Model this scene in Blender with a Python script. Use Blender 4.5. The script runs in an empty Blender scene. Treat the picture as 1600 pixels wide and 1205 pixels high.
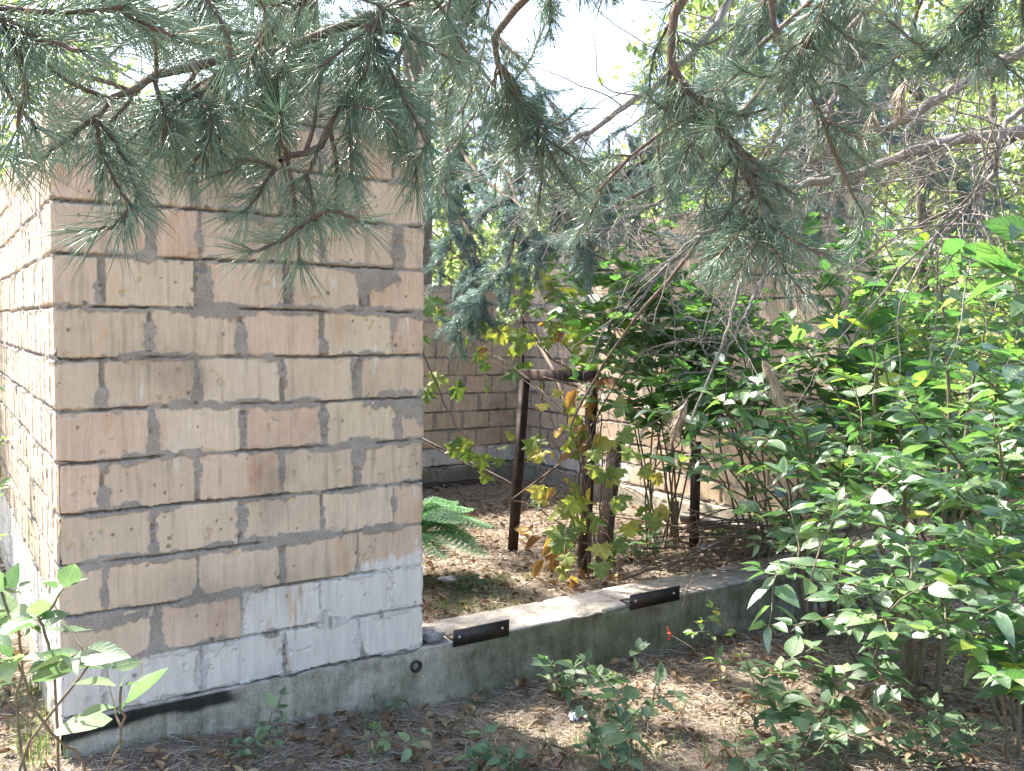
import bpy, math, random
import numpy as np
from mathutils import Matrix, Vector
rng = np.random.default_rng(7)
random.seed(7)
S = bpy.context.scene
C = S.collection
R = math.radians
# ---------------------------------------------------------------- camera
CAMZ = 1.40
PITCH, ROLL, FPX = 0.06363, 0.01098, 1405.0
cp, sp, cr, sr = math.cos(PITCH), math.sin(PITCH), math.cos(ROLL), math.sin(ROLL)
RV = np.array([cr, sr*sp, sr*cp]); UV = np.array([-sr, cr*sp, cr*cp]); FV = np.array([0, cp, -sp])
CAM = np.array([0, 0, CAMZ])
cam_d = bpy.data.cameras.new('camera'); cam = bpy.data.objects.new('camera', cam_d); C.objects.link(cam)
cam.matrix_world = Matrix(((RV[0], UV[0], -FV[0], 0), (RV[1], UV[1], -FV[1], 0), (RV[2], UV[2], -FV[2], CAMZ), (0, 0, 0, 1)))
cam_d.sensor_width = 36; cam_d.lens = 36*FPX/1600; cam_d.clip_start = .05; cam_d.clip_end = 900
S.camera = cam
def W(px, py, dep):                      # a pixel of the photo and a real distance give a point of the place
    return CAM + dep*(FV + RV*(px-800)/FPX + UV*(602.5-py)/FPX)
# ---------------------------------------------------------------- light
SUN_AZ = R(-52)      # from straight ahead, negative = left
SUN_EL = R(50)
sd = np.array([math.sin(SUN_AZ)*math.cos(SUN_EL), math.cos(SUN_AZ)*math.cos(SUN_EL), math.sin(SUN_EL)])
w = bpy.data.worlds.new('World'); S.world = w; w.use_nodes = True
nt = w.node_tree; bg = nt.nodes['Background']
sky = nt.nodes.new('ShaderNodeTexSky'); sky.sky_type = 'NISHITA'; sky.sun_disc = False
sky.sun_elevation = SUN_EL; sky.sun_rotation = SUN_AZ; sky.dust_density = 3.0; sky.air_density = 1.0
nt.links.new(sky.outputs[0], bg.inputs[0]); bg.inputs[1].default_value = 0.15
ld = bpy.data.lights.new('sun', 'SUN'); ld.energy = 4.6; ld.angle = R(.55); ld.color = (1, .94, .84)
lo = bpy.data.objects.new('sun', ld); C.objects.link(lo)
lo.rotation_euler = Vector((-sd[0], -sd[1], -sd[2])).to_track_quat('-Z', 'Y').to_euler()
lo.location = (0, 0, 20)
S.view_settings.view_transform = 'Standard'; S.view_settings.look = 'None'
S.view_settings.gamma = 1; S.view_settings.exposure = 2.1
try:
    S.cycles.max_bounces = 8; S.cycles.transparent_max_bounces = 4
except Exception: pass
# ---------------------------------------------------------------- building frame
YAW = 0.57516
D = np.array([math.cos(YAW), math.sin(YAW), 0]); N = np.array([-math.sin(YAW), math.cos(YAW), 0])
O = np.array([-1.2776, 2.5069, CAMZ+.0455])      # pillar corner at course line 0
CH = 0.14766                                      # one course
ZB = O[2]-8*CH                                    # underside of the lowest course
UB, VA, VB0 = 4.0, 3.65, .45
def P(u, v, z): return np.array([O[0], O[1], 0]) + D*u + N*v + np.array([0, 0, z])
# ---------------------------------------------------------------- numpy noise
_L = np.random.default_rng(99).random((256, 256))
def vn(x, y):
    xi = np.floor(x).astype(int); yi = np.floor(y).astype(int); fx = x-xi; fy = y-yi
    fx = fx*fx*(3-2*fx); fy = fy*fy*(3-2*fy)
    a = _L[xi & 255, yi & 255]; b = _L[(xi+1) & 255, yi & 255]; c = _L[xi & 255, (yi+1) & 255]; d = _L[(xi+1) & 255, (yi+1) & 255]
    return (a*(1-fx)+b*fx)*(1-fy)+(c*(1-fx)+d*fx)*fy
def fbm(x, y, o=4):
    s = 0; a = .5; t = 0
    for i in range(o):
        s = s+a*vn(x*2**i+17.3*i, y*2**i+5.1*i); t += a; a *= .55
    return s/t
def sst(a, b, x):
    t = np.clip((x-a)/(b-a), 0, 1); return t*t*(3-2*t)
def nrm(a): return a/np.maximum(np.linalg.norm(a, axis=-1, keepdims=True), 1e-9)
# ---------------------------------------------------------------- meshes
class MB:
    """collects verts / polygons / a vector attribute and a colour attribute"""
    def __init__(s): s.V = []; s.F = []; s.A = []; s.T = []; s.n = 0
    def add(s, V, F, A=None, T=None):
        V = np.asarray(V, float); s.V.append(V)
        F = np.asarray(F); s.F.append(F+s.n)
        s.A.append(np.zeros((len(V), 3)) if A is None else A)
        s.T.append(np.ones((len(V), 3)) if T is None else T)
        s.n += len(V)
    def obj(s, name, mat, parent=None, smooth=True, mw=None):
        me = bpy.data.meshes.new(name)
        V = np.concatenate(s.V) if s.V else np.zeros((0, 3))
        me.vertices.add(len(V)); me.vertices.foreach_set('co', V.astype(np.float32).ravel())
        loops = []; starts = []; pos = 0
        for f in s.F:
            loops.append(f.ravel()); k = f.shape[1]
            starts.append(pos+np.arange(len(f))*k); pos += f.size
        loops = np.concatenate(loops).astype(np.int32); starts = np.concatenate(starts).astype(np.int32)
        me.loops.add(len(loops)); me.loops.foreach_set('vertex_index', loops)
        me.polygons.add(len(starts)); me.polygons.foreach_set('loop_start', starts)
        me.update(calc_edges=True)
        if smooth: me.polygons.foreach_set('use_smooth', np.ones(len(starts), bool))
        a = me.attributes.new('lc', 'FLOAT_VECTOR', 'POINT'); a.data.foreach_set('vector', np.concatenate(s.A).astype(np.float32).ravel())
        t = np.concatenate(s.T); t = np.concatenate([t, np.ones((len(t), 1))], 1)
        a = me.attributes.new('tint', 'FLOAT_COLOR', 'POINT'); a.data.foreach_set('color', t.astype(np.float32).ravel())
        me.materials.append(mat)
        o = bpy.data.objects.new(name, me); C.objects.link(o)
        if mw is not None: o.matrix_world = mw
        if parent is not None:
            o.parent = parent
            o.matrix_parent_inverse = root_world(parent).inverted()
        return o
def merge(a, b):
    a.V += b.V; a.F += [f+a.n for f in b.F]; a.A += b.A; a.T += b.T; a.n += b.n
def root_world(o):
    m = o.matrix_basis.copy()
    if o.parent is not None: m = root_world(o.parent) @ o.matrix_parent_inverse @ m
    return m
def empty(name, loc, label, cat, group=None):
    o = bpy.data.objects.new(name, None); C.objects.link(o); o.location = tuple(float(c) for c in loc); o.empty_display_size = .1
    o['label'] = label; o['category'] = cat
    if group: o['group'] = group
    return o
def tag(o, label=None, cat=None, group=None, kind=None):
    for k, v in (('label', label), ('category', cat), ('group', group), ('kind', kind)):
        if v: o[k] = v
    return o
def box(mb, a, b, T=None):
    (x0, y0, z0), (x1, y1, z1) = a, b
    V = [(x0,y0,z0),(x1,y0,z0),(x1,y1,z0),(x0,y1,z0),(x0,y0,z1),(x1,y0,z1),(x1,y1,z1),(x0,y1,z1)]
    mb.add(V, [(0,3,2,1),(4,5,6,7),(0,1,5,4),(1,2,6,5),(2,3,7,6),(3,0,4,7)], T=None if T is None else np.tile(T, (8, 1)))
def bar(mb, p, q, wx, wy, up=(0, 0, 1), bev=.12):
    """rectangular bar from p to q with chamfered long edges"""
    p = np.array(p, float); q = np.array(q, float); d = nrm(q-p); u = np.array(up, float)
    s = nrm(np.cross(d, u)); u = np.cross(s, d); b = min(wx, wy)*bev
    x, y = wx/2, wy/2
    ring = [(-x+b,-y),(x-b,-y),(x,-y+b),(x,y-b),(x-b,y),(-x+b,y),(-x,y-b),(-x,-y+b)]
    V = [p+s*a+u*c for a, c in ring]+[q+s*a+u*c for a, c in ring]
    mb.add(V, [(i,(i+1)%8,8+(i+1)%8,8+i) for i in range(8)]); mb.F.append(np.array([[mb.n-16+i for i in range(7,-1,-1)],[mb.n-8+i for i in range(8)]]))
def tube(mb, pts, rad, sides=6, T=None, rough=0):
    pts = np.asarray(pts, float); n = len(pts); rad = np.broadcast_to(rad, (n,)).astype(float)
    d = nrm(np.gradient(pts, axis=0)); ref = np.array([0.31, .2, .93]);
    if abs(np.dot(d[0], ref)) > .95: ref = np.array([1, 0, 0.])
    s = nrm(np.cross(d, ref)); u = np.cross(s, d)
    an = np.linspace(0, 2*np.pi, sides, endpoint=False)
    r = rad[:, None]*(1+(rough*(np.random.default_rng(n*7).random((n, sides))-.5) if rough else 0))
    V = pts[:, None]+r[..., None]*(s[:, None]*np.cos(an)[None, :, None]+u[:, None]*np.sin(an)[None, :, None])
    i = np.arange(n-1)[:, None]*sides; j = np.arange(sides)[None]
    F = np.stack([i+j, i+(j+1) % sides, i+sides+(j+1) % sides, i+sides+j], -1).reshape(-1, 4)
    A = np.zeros((n*sides, 3)); A[:, 1] = np.repeat(np.linspace(0, 1, n), sides)
    mb.add(V.reshape(-1, 3), F, A, None if T is None else np.tile(T, (n*sides, 1)))
def curve(pts, n=12, jit=0, seed=0):
    """Catmull-Rom through pts"""
    p = np.asarray(pts, float); p = np.vstack([2*p[0]-p[1], p, 2*p[-1]-p[-2]]); out = []
    m = len(p)-3; k = max(2, n//m)
    for i in range(m):
        t = np.linspace(0, 1, k, endpoint=(i == m-1))[:, None]
        a, b, c, d = p[i:i+4]
        out.append(.5*((2*b)+(-a+c)*t+(2*a-5*b+4*c-d)*t*t+(-a+3*b-3*c+d)*t**3))
    q = np.vstack(out)
    if jit: q = q+(np.random.default_rng(seed).random(q.shape)-.5)*jit*np.linspace(.2, 1, len(q))[:, None]
    return q
# leaf templates: (verts in leaf space x across, y along, z up; faces; coords)
def tmpl_ovate(nl=6, w=.60, tipp=1.5, fold=.13, droop=.18, basep=.75):
    V = []; A = []
    for i in range(nl):
        t = i/(nl-1); ww = w*.5*(math.sin(math.pi*t**basep)**.8)*(1-.25*t**tipp) if 0 < t < 1 else 0.0
        for s in (-1, 0, 1):
            V.append((s*ww, t, abs(s)*ww*fold*2-droop*t*t)); A.append((s, t, 0))
    F = [(i*3+j, i*3+j+1, i*3+j+4, i*3+j+3) for i in range(nl-1) for j in (0, 1)]
    return np.array(V), np.array(F), np.array(A, float)
OV = tmpl_ovate(); OVN = tmpl_ovate(w=.38, droop=.3); OVR = tmpl_ovate(w=.72, droop=.1, basep=.62)
OVC = tmpl_ovate(nl=5, w=.6, fold=.5, droop=-.30)
OVH = tmpl_ovate(nl=6, w=.55, fold=.35, droop=.7)
OVL = (np.array([(0,0,0),(.27,.42,.06),(0,1,-.1),(-.27,.42,.06)]), np.array([(0,1,2),(0,2,3)]), np.array([(0,0,0),(1,.42,0),(0,1,0),(-1,.42,0)], float))
def tmpl_lobed():
    out = []
    for a, r in [(-160,.30),(-140,.50),(-122,.40),(-108,.62),(-95,.50),(-84,.74),(-72,.56),(-58,.46),(-50,.40),(-42,.58),(-32,.84),(-22,.66),(-14,.80),(-6,.86),(0,1.0)]:
        out.append((r*math.sin(R(a)), .28+r*.72*math.cos(R(a))))
    out = [(0, .12)]+out+[(-x, y) for x, y in out[-2::-1]]
    V = [(0, .28, 0)]+[(x, y, .10*math.sin(5*math.atan2(x, y-.28))-.22*(x*x+(y-.28)**2)) for x, y in out]
    n = len(out)
    F = [(0, i, i % n+1) for i in range(1, n+1)]
    A = [(0, .28, 0)]+[(x*1.6, y, 0) for x, y in out]
    return np.array(V), np.array(F), np.array(A, float)
LOB = tmpl_lobed()
def inst(mb, T, pos, dr, nm, size, rnd, wid=None):
    V, F, A = T; n = len(pos); dr = nrm(dr); x = nrm(np.cross(dr, nm)); z = np.cross(x, dr)
    size = np.broadcast_to(size, (n,)); wd = size if wid is None else size*wid
    Q = pos[:, None]+x[:, None]*(V[None, :, 0, None]*wd[:, None, None])+dr[:, None]*(V[None, :, 1, None]*size[:, None, None])+z[:, None]*(V[None, :, 2, None]*size[:, None, None])
    AA = np.repeat(A[None], n, 0).copy(); AA[..., 2] = rnd[:, None]
    FF = F[None]+(np.arange(n)*len(V))[:, None, None]
    mb.add(Q.reshape(-1, 3), FF.reshape(-1, F.shape[1]), AA.reshape(-1, 3))
def needles(mb, pos, dr, ln, wd, rnd, bend, g):
    """three sided bent needles"""
    n = len(pos); dr = nrm(dr); ref = nrm(g.normal(size=(n, 3))); s = nrm(np.cross(dr, ref)); u = np.cross(s, dr)
    ln = np.broadcast_to(ln, (n,))[:, None]; wd = np.broadcast_to(wd, (n,))[:, None]
    mid = pos+dr*ln*.55+u*bend*ln*.4; tip = pos+dr*ln+u*bend*ln*1.5+np.array([0, 0, -.06])*ln
    V = []
    for k, (c, r) in enumerate(((pos, .8), (mid, 1.0))):
        for a in (0, 2.094, 4.189): V.append(c+(s*math.cos(a)+u*math.sin(a))*wd*r)
    V.append(tip); V = np.stack(V, 1)
    F4 = np.array([(0,1,4,3),(1,2,5,4),(2,0,3,5)]); F3 = np.array([(3,4,6),(4,5,6),(5,3,6)])
    o = (np.arange(n)*7)[:, None, None]
    A = np.zeros((n, 7, 3)); A[:, 3:6, 1] = .5; A[:, 6, 1] = 1; A[..., 2] = np.broadcast_to(rnd, (n,))[:, None]
    mb.add(V.reshape(-1, 3), (F4[None]+o).reshape(-1, 4), A.reshape(-1, 3))
    mb.F.append((F3[None]+o).reshape(-1, 3)+mb.n-n*7)
# ---------------------------------------------------------------- materials
def mat(name):
    m = bpy.data.materials.new(name); m.use_nodes = True; t = m.node_tree
    b = t.nodes['Principled BSDF']
    def nd(k, **kw):
        n = t.nodes.new(k)
        for a, v in kw.items():
            if a.startswith('i_'):
                key = a[2:]; key = int(key) if key.isdigit() else key
                n.inputs[key].default_value = v
            else: setattr(n, a, v)
        return n
    return m, t, b, nd, t.links.new
def ramp(nd, stops):
    r = nd('ShaderNodeValToRGB'); e = r.color_ramp.elements
    while len(e) < len(stops): e.new(.5)
    for i, (p, c) in enumerate(stops): e[i].position = p; e[i].color = (*c, 1)
    return r
def leaf_mat(name, stops, trans, tw=.4, rough=.42, spec=.5, vein=.25, noise=25.0):
    m, t, b, nd, L = mat(name)
    at = nd('ShaderNodeAttribute', attribute_name='lc'); sx = nd('ShaderNodeSeparateXYZ'); L(at.outputs['Vector'], sx.inputs[0])
    rp = ramp(nd, stops); L(sx.outputs[2], rp.inputs[0])
    # side veins + midrib
    ab = nd('ShaderNodeMath', operation='ABSOLUTE'); L(sx.outputs[0], ab.inputs[0])
    mm = nd('ShaderNodeMath', operation='MULTIPLY_ADD', i_1=-.35); L(ab.outputs[0], mm.inputs[0]); L(sx.outputs[1], mm.inputs[2])
    ms = nd('ShaderNodeMath', operation='MULTIPLY', i_1=44.0); L(mm.outputs[0], ms.inputs[0])
    sn = nd('ShaderNodeMath', operation='SINE'); L(ms.outputs[0], sn.inputs[0])
    mr = nd('ShaderNodeMapRange', i_1=.75, i_2=1.0, i_3=0.0, i_4=1.0); L(sn.outputs[0], mr.inputs[0])
    mid = nd('ShaderNodeMapRange', i_1=.0, i_2=.1, i_3=1.0, i_4=0.0); L(ab.outputs[0], mid.inputs[0])
    mx = nd('ShaderNodeMath', operation='MAXIMUM'); L(mr.outputs[0], mx.inputs[0]); L(mid.outputs[0], mx.inputs[1])
    vs = nd('ShaderNodeMath', operation='MULTIPLY', i_1=vein); L(mx.outputs[0], vs.inputs[0])
    tc = nd('ShaderNodeTexCoord'); nz = nd('ShaderNodeTexNoise', i_Scale=noise, i_Detail=3.0); L(tc.outputs['Object'], nz.inputs['Vector'])
    nr = nd('ShaderNodeMapRange', i_1=.3, i_2=.7, i_3=.75, i_4=1.2); L(nz.outputs[0], nr.inputs[0])
    hv = nd('ShaderNodeHueSaturation'); L(rp.outputs[0], hv.inputs['Color']); L(nr.outputs[0], hv.inputs['Value'])
    mc = nd('ShaderNodeMix', data_type='RGBA'); L(vs.outputs[0], mc.inputs[0]); L(hv.outputs[0], mc.inputs[6])
    mc.inputs[7].default_value = (.25, .30, .12, 1)
    L(mc.outputs[2], b.inputs['Base Color']); b.inputs['Roughness'].default_value = rough; b.inputs['Specular IOR Level'].default_value = spec
    bp = nd('ShaderNodeBump', i_Strength=.35, i_Distance=.003); L(mx.outputs[0], bp.inputs['Height']); L(bp.outputs[0], b.inputs['Normal'])
    tr = nd('ShaderNodeBsdfTranslucent'); tm = nd('ShaderNodeMix', data_type='RGBA', blend_type='MULTIPLY', i_0=1.0)
    h2 = nd('ShaderNodeHueSaturation', i_Value=1.0); h2.inputs['Value'].default_value = 1; L(mc.outputs[2], h2.inputs['Color'])
    L(h2.outputs[0], tm.inputs[6]); tm.inputs[7].default_value = (*trans, 1); L(tm.outputs[2], tr.inputs[0])
    ms2 = nd('ShaderNodeMixShader', i_0=tw); L(b.outputs[0], ms2.inputs[1]); L(tr.outputs[0], ms2.inputs[2])
    L(ms2.outputs[0], t.nodes['Material Output'].inputs[0])
    return m
M = {}
G1 = [(0, (.042, .10, .055)), (.55, (.085, .16, .078)), (.86, (.15, .23, .085)), (.96, (.24, .30, .05)), (1, (.40, .36, .08))]
M['leaf'] = leaf_mat('shrub_leaf', G1, (2.0, 2.6, 1.0), tw=.42, rough=.36, spec=1.0)
M['leaf_glare'] = leaf_mat('glare_shrub_leaf', [(0, (.055, .12, .065)), (.55, (.10, .185, .09)), (.9, (.18, .27, .11)), (1, (.34, .38, .12))], (2.0, 2.5, 1.1), tw=.30, rough=.34, spec=1.0)  # shrub leaf with a paler base colour that imitates glare
_b = M['leaf_glare'].node_tree.nodes['Principled BSDF']; _b.inputs['Coat Weight'].default_value = 1.0; _b.inputs['Coat Roughness'].default_value = .42; _b.inputs['Coat IOR'].default_value = 1.75
M['leaf_near'] = leaf_mat('sapling_leaf', [(0, (.08, .14, .08)), (.6, (.14, .21, .12)), (1, (.24, .31, .16))], (1.6, 1.9, 1.2), tw=.3, rough=.45)
M['leaf_far'] = leaf_mat('wood_leaf', [(0, (.05, .08, .03)), (.5, (.10, .14, .055)), (1, (.21, .24, .10))], (2.6, 2.8, 2.0), tw=.45, rough=.4)
M['vine_leaf'] = leaf_mat('vine_leaf', [(0, (.09, .16, .05)), (.45, (.17, .25, .06)), (.7, (.38, .40, .10)), (.85, (.55, .45, .12)), (.93, (.30, .14, .05)), (1, (.22, .10, .04))], (1.6, 1.6, .8), tw=.4, rough=.5)
M['fern'] = leaf_mat('fern_leaf', [(0, (.10, .22, .12)), (1, (.20, .36, .19))], (2, 2.4, 1.2), tw=.35)
M['dry'] = leaf_mat('fallen_leaf', [(0, (.10, .05, .028)), (.35, (.18, .10, .055)), (.6, (.28, .18, .10)), (.8, (.42, .33, .20)), (.93, (.50, .34, .07)), (1, (.6, .55, .48))], (1.2, 1.1, .9), tw=.15, rough=.6)
M['grass'] = leaf_mat('grass_blade', [(0, (.08, .15, .06)), (.5, (.14, .20, .09)), (1, (.36, .32, .2))], (2, 2.2, 1), tw=.35, vein=0)
def needle_mat(name, stops, rough=.27, tw=.2):
    m, t, b, nd, L = mat(name)
    at = nd('ShaderNodeAttribute', attribute_name='lc'); sx = nd('ShaderNodeSeparateXYZ'); L(at.outputs['Vector'], sx.inputs[0])
    rp = ramp(nd, stops); L(sx.outputs[2], rp.inputs[0]); L(rp.outputs[0], b.inputs['Base Color'])
    b.inputs['Roughness'].default_value = rough; b.inputs['Specular IOR Level'].default_value = .9
    tr = nd('ShaderNodeBsdfTranslucent'); L(rp.outputs[0], tr.inputs[0])
    ms2 = nd('ShaderNodeMixShader', i_0=tw); L(b.outputs[0], ms2.inputs[1]); L(tr.outputs[0], ms2.inputs[2])
    L(ms2.outputs[0], t.nodes['Material Output'].inputs[0]); return m
M['needle'] = needle_mat('pine_needle', [(0, (.12, .21, .145)), (.4, (.21, .33, .225)), (.75, (.34, .45, .32)), (.9, (.45, .45, .30)), (1, (.50, .38, .22))], tw=.4)
M['needle_blue'] = needle_mat('blue_needle', [(0, (.22, .34, .29)), (.6, (.34, .48, .42)), (1, (.48, .6, .53))], tw=.5)
M['needle_dry'] = needle_mat('dry_needle', [(0, (.24, .17, .115)), (.5, (.45, .35, .25)), (1, (.70, .62, .50))], rough=.5)
def bark_mat(name, c0, c1, sc=60, st=.8, stretch=(1, 1, .25)):
    m, t, b, nd, L = mat(name)
    tc = nd('ShaderNodeTexCoord'); mp = nd('ShaderNodeMapping'); mp.inputs['Scale'].default_value = stretch; L(tc.outputs['Object'], mp.inputs[0])
    nz = nd('ShaderNodeTexNoise', i_Scale=float(sc), i_Detail=6.0, i_Roughness=.65); L(mp.outputs[0], nz.inputs['Vector'])
    rp = ramp(nd, [(.3, c0), (.7, c1)]); L(nz.outputs[0], rp.inputs[0]); L(rp.outputs[0], b.inputs['Base Color'])
    b.inputs['Roughness'].default_value = .85
    bp = nd('ShaderNodeBump', i_Strength=st, i_Distance=.01); L(nz.outputs[0], bp.inputs['Height']); L(bp.outputs[0], b.inputs['Normal']); return m
M['bark'] = bark_mat('pine_bark', (.06, .045, .035), (.26, .21, .17), 30)
M['twig'] = bark_mat('twig_bark', (.07, .045, .035), (.20, .14, .10), 120, .5)
M['shoot'] = bark_mat('young_shoot', (.20, .11, .06), (.36, .22, .12), 150, .5)
M['greytwig'] = bark_mat('grey_twig', (.10, .09, .08), (.30, .27, .24), 120, .5)
M['stem'] = bark_mat('shrub_stem', (.08, .07, .04), (.22, .18, .12), 80, .4)
# brickwork: colour comes from bricks, mortar and whitewash themselves; fine scoring added here
def brick_mat():
    m, t, b, nd, L = mat('brickwork')
    tc = nd('ShaderNodeTexCoord'); ti = nd('ShaderNodeAttribute', attribute_name='tint'); at = nd('ShaderNodeAttribute', attribute_name='lc')
    sx = nd('ShaderNodeSeparateXYZ'); L(at.outputs['Vector'], sx.inputs[0])
    mp = nd('ShaderNodeMapping'); mp.inputs['Scale'].default_value = (1, 1, .035); L(tc.outputs['Object'], mp.inputs[0])
    st = nd('ShaderNodeTexNoise', i_Scale=170.0, i_Detail=4.0, i_Roughness=.7); L(mp.outputs[0], st.inputs['Vector'])
    mp2 = nd('ShaderNodeMapping'); mp2.inputs['Scale'].default_value = (1, 1, .09); L(tc.outputs['Object'], mp2.inputs[0])
    s2 = nd('ShaderNodeTexNoise', i_Scale=38.0, i_Detail=5.0, i_Roughness=.75); L(mp2.outputs[0], s2.inputs['Vector'])
    r1 = nd('ShaderNodeMapRange', i_1=.3, i_2=.7, i_3=.90, i_4=1.06); L(st.outputs[0], r1.inputs[0])
    r2 = nd('ShaderNodeMapRange', i_1=.28, i_2=.55, i_3=.84, i_4=1.03); L(s2.outputs[0], r2.inputs[0])
    mu = nd('ShaderNodeMath', operation='MULTIPLY'); L(r1.outputs[0], mu.inputs[0]); L(r2.outputs[0], mu.inputs[1])
    # only bricks are scored: sx.y = 1 on mortar
    mixv = nd('ShaderNodeMix', data_type='FLOAT'); L(sx.outputs[1], mixv.inputs[0]); L(mu.outputs[0], mixv.inputs[2])
    gn = nd('ShaderNodeTexNoise', i_Scale=230.0, i_Detail=5.0, i_Roughness=.8); L(tc.outputs['Object'], gn.inputs['Vector'])
    gr = nd('ShaderNodeMapRange', i_1=.3, i_2=.7, i_3=.6, i_4=1.3); L(gn.outputs[0], gr.inputs[0]); L(gr.outputs[0], mixv.inputs[3])
    # pits and specks
    vo = nd('ShaderNodeTexVoronoi', i_Scale=11.0); L(tc.outputs['Object'], vo.inputs['Vector'])
    vr = nd('ShaderNodeMapRange', i_1=.06, i_2=.10, i_3=.45, i_4=1.0); L(vo.outputs['Distance'], vr.inputs[0])
    m3 = nd('ShaderNodeMath', operation='MULTIPLY'); L(mixv.outputs[0], m3.inputs[0]); L(vr.outputs[0], m3.inputs[1])
    hv = nd('ShaderNodeHueSaturation'); L(ti.outputs['Color'], hv.inputs['Color']); L(m3.outputs[0], hv.inputs['Value'])
    L(hv.outputs[0], b.inputs['Base Color']); b.inputs['Roughness'].default_value = .88; b.inputs['Specular IOR Level'].default_value = .25
    ad = nd('ShaderNodeMath', operation='ADD'); L(m3.outputs[0], ad.inputs[0]); L(gn.outputs[0], ad.inputs[1])
    bp = nd('ShaderNodeBump', i_Strength=.55, i_Distance=.0018); L(ad.outputs[0], bp.inputs['Height']); L(bp.outputs[0], b.inputs['Normal'])
    return m
M['brick'] = brick_mat()
def concrete_mat(name, base, moss, lo=.35, hi=.62, sc=7.0):
    m, t, b, nd, L = mat(name)
    tc = nd('ShaderNodeTexCoord'); ti = nd('ShaderNodeAttribute', attribute_name='tint')
    n1 = nd('ShaderNodeTexNoise', i_Scale=sc, i_Detail=8.0, i_Roughness=.7); L(tc.outputs['Object'], n1.inputs['Vector'])
    mp = nd('ShaderNodeMapping'); mp.inputs['Scale'].default_value = (1, 1, .18); L(tc.outputs['Object'], mp.inputs[0])
    n2 = nd('ShaderNodeTexNoise', i_Scale=28.0, i_Detail=7.0, i_Roughness=.75); L(mp.outputs[0], n2.inputs['Vector'])
    n3 = nd('ShaderNodeTexNoise', i_Scale=260.0, i_Detail=4.0); L(tc.outputs['Object'], n3.inputs['Vector'])
    r = ramp(nd, [(lo, moss), (hi, base)]); 
    mm = nd('ShaderNodeMath', operation='MULTIPLY_ADD', i_1=.45, i_2=0.0); L(n2.outputs[0], mm.inputs[0])
    m5 = nd('ShaderNodeMath', operation='MULTIPLY_ADD', i_1=.55); L(n1.outputs[0], m5.inputs[0]); L(mm.outputs[0], m5.inputs[2]); L(m5.outputs[0], r.inputs[0])
    gr = nd('ShaderNodeMapRange', i_1=.3, i_2=.7, i_3=.7, i_4=1.25); L(n3.outputs[0], gr.inputs[0])
    hv = nd('ShaderNodeHueSaturation'); L(r.outputs[0], hv.inputs['Color']); L(gr.outputs[0], hv.inputs['Value'])
    mx = nd('ShaderNodeMix', data_type='RGBA', blend_type='MULTIPLY', i_0=1.0); L(hv.outputs[0], mx.inputs[6]); L(ti.outputs['Color'], mx.inputs[7])
    L(mx.outputs[2], b.inputs['Base Color']); b.inputs['Roughness'].default_value = .92
    ad = nd('ShaderNodeMath', operation='ADD'); L(n2.outputs[0], ad.inputs[0]); L(n3.outputs[0], ad.inputs[1])
    bp = nd('ShaderNodeBump', i_Strength=.5, i_Distance=.004); L(ad.outputs[0], bp.inputs['Height']); L(bp.outputs[0], b.inputs['Normal'])
    return m
M['concrete'] = concrete_mat('plinth_concrete', (.34, .305, .25), (.115, .105, .07), .39, .62)
M['core'] = concrete_mat('mortar_core', (.22, .20, .17), (.12, .11, .09))
M['tar'] = concrete_mat('tar_paper', (.03, .03, .032), (.012, .012, .013))
def simple(name, col, rough=.6, metal=0, c2=None, sc=40):
    m, t, b, nd, L = mat(name)
    tc = nd('ShaderNodeTexCoord'); nz = nd('ShaderNodeTexNoise', i_Scale=float(sc), i_Detail=6.0, i_Roughness=.7); L(tc.outputs['Object'], nz.inputs['Vector'])
    rp = ramp(nd, [(.38, col), (.65, c2 or tuple(c*1.6 for c in col))]); L(nz.outputs[0], rp.inputs[0]); L(rp.outputs[0], b.inputs['Base Color'])
    b.inputs['Roughness'].default_value = rough; b.inputs['Metallic'].default_value = metal
    bp = nd('ShaderNodeBump', i_Strength=.3, i_Distance=.002); L(nz.outputs[0], bp.inputs['Height']); L(bp.outputs[0], b.inputs['Normal']); return m
M['steel'] = simple('black_steel', (.018, .017, .018), .45, .3, (.05, .035, .03))
M['rust'] = simple('rusty_steel', (.020, .014, .012), .7, .2, (.075, .038, .025), 22)
M['galv'] = simple('screw_metal', (.4, .4, .4), .4, .8)
M['wood'] = bark_mat('weathered_wood', (.045, .03, .022), (.14, .095, .07), 60, .6, (1, 1, .05))
M['litter'] = simple('crumpled_plastic', (.42, .44, .52), .5, 0, (.7, .72, .78), 25)
M['red'] = simple('red_scrap', (.5, .06, .04), .5)
M['rubble'] = simple('mortar_rubble', (.13, .12, .13), .9, 0, (.30, .28, .27), 60)
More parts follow.
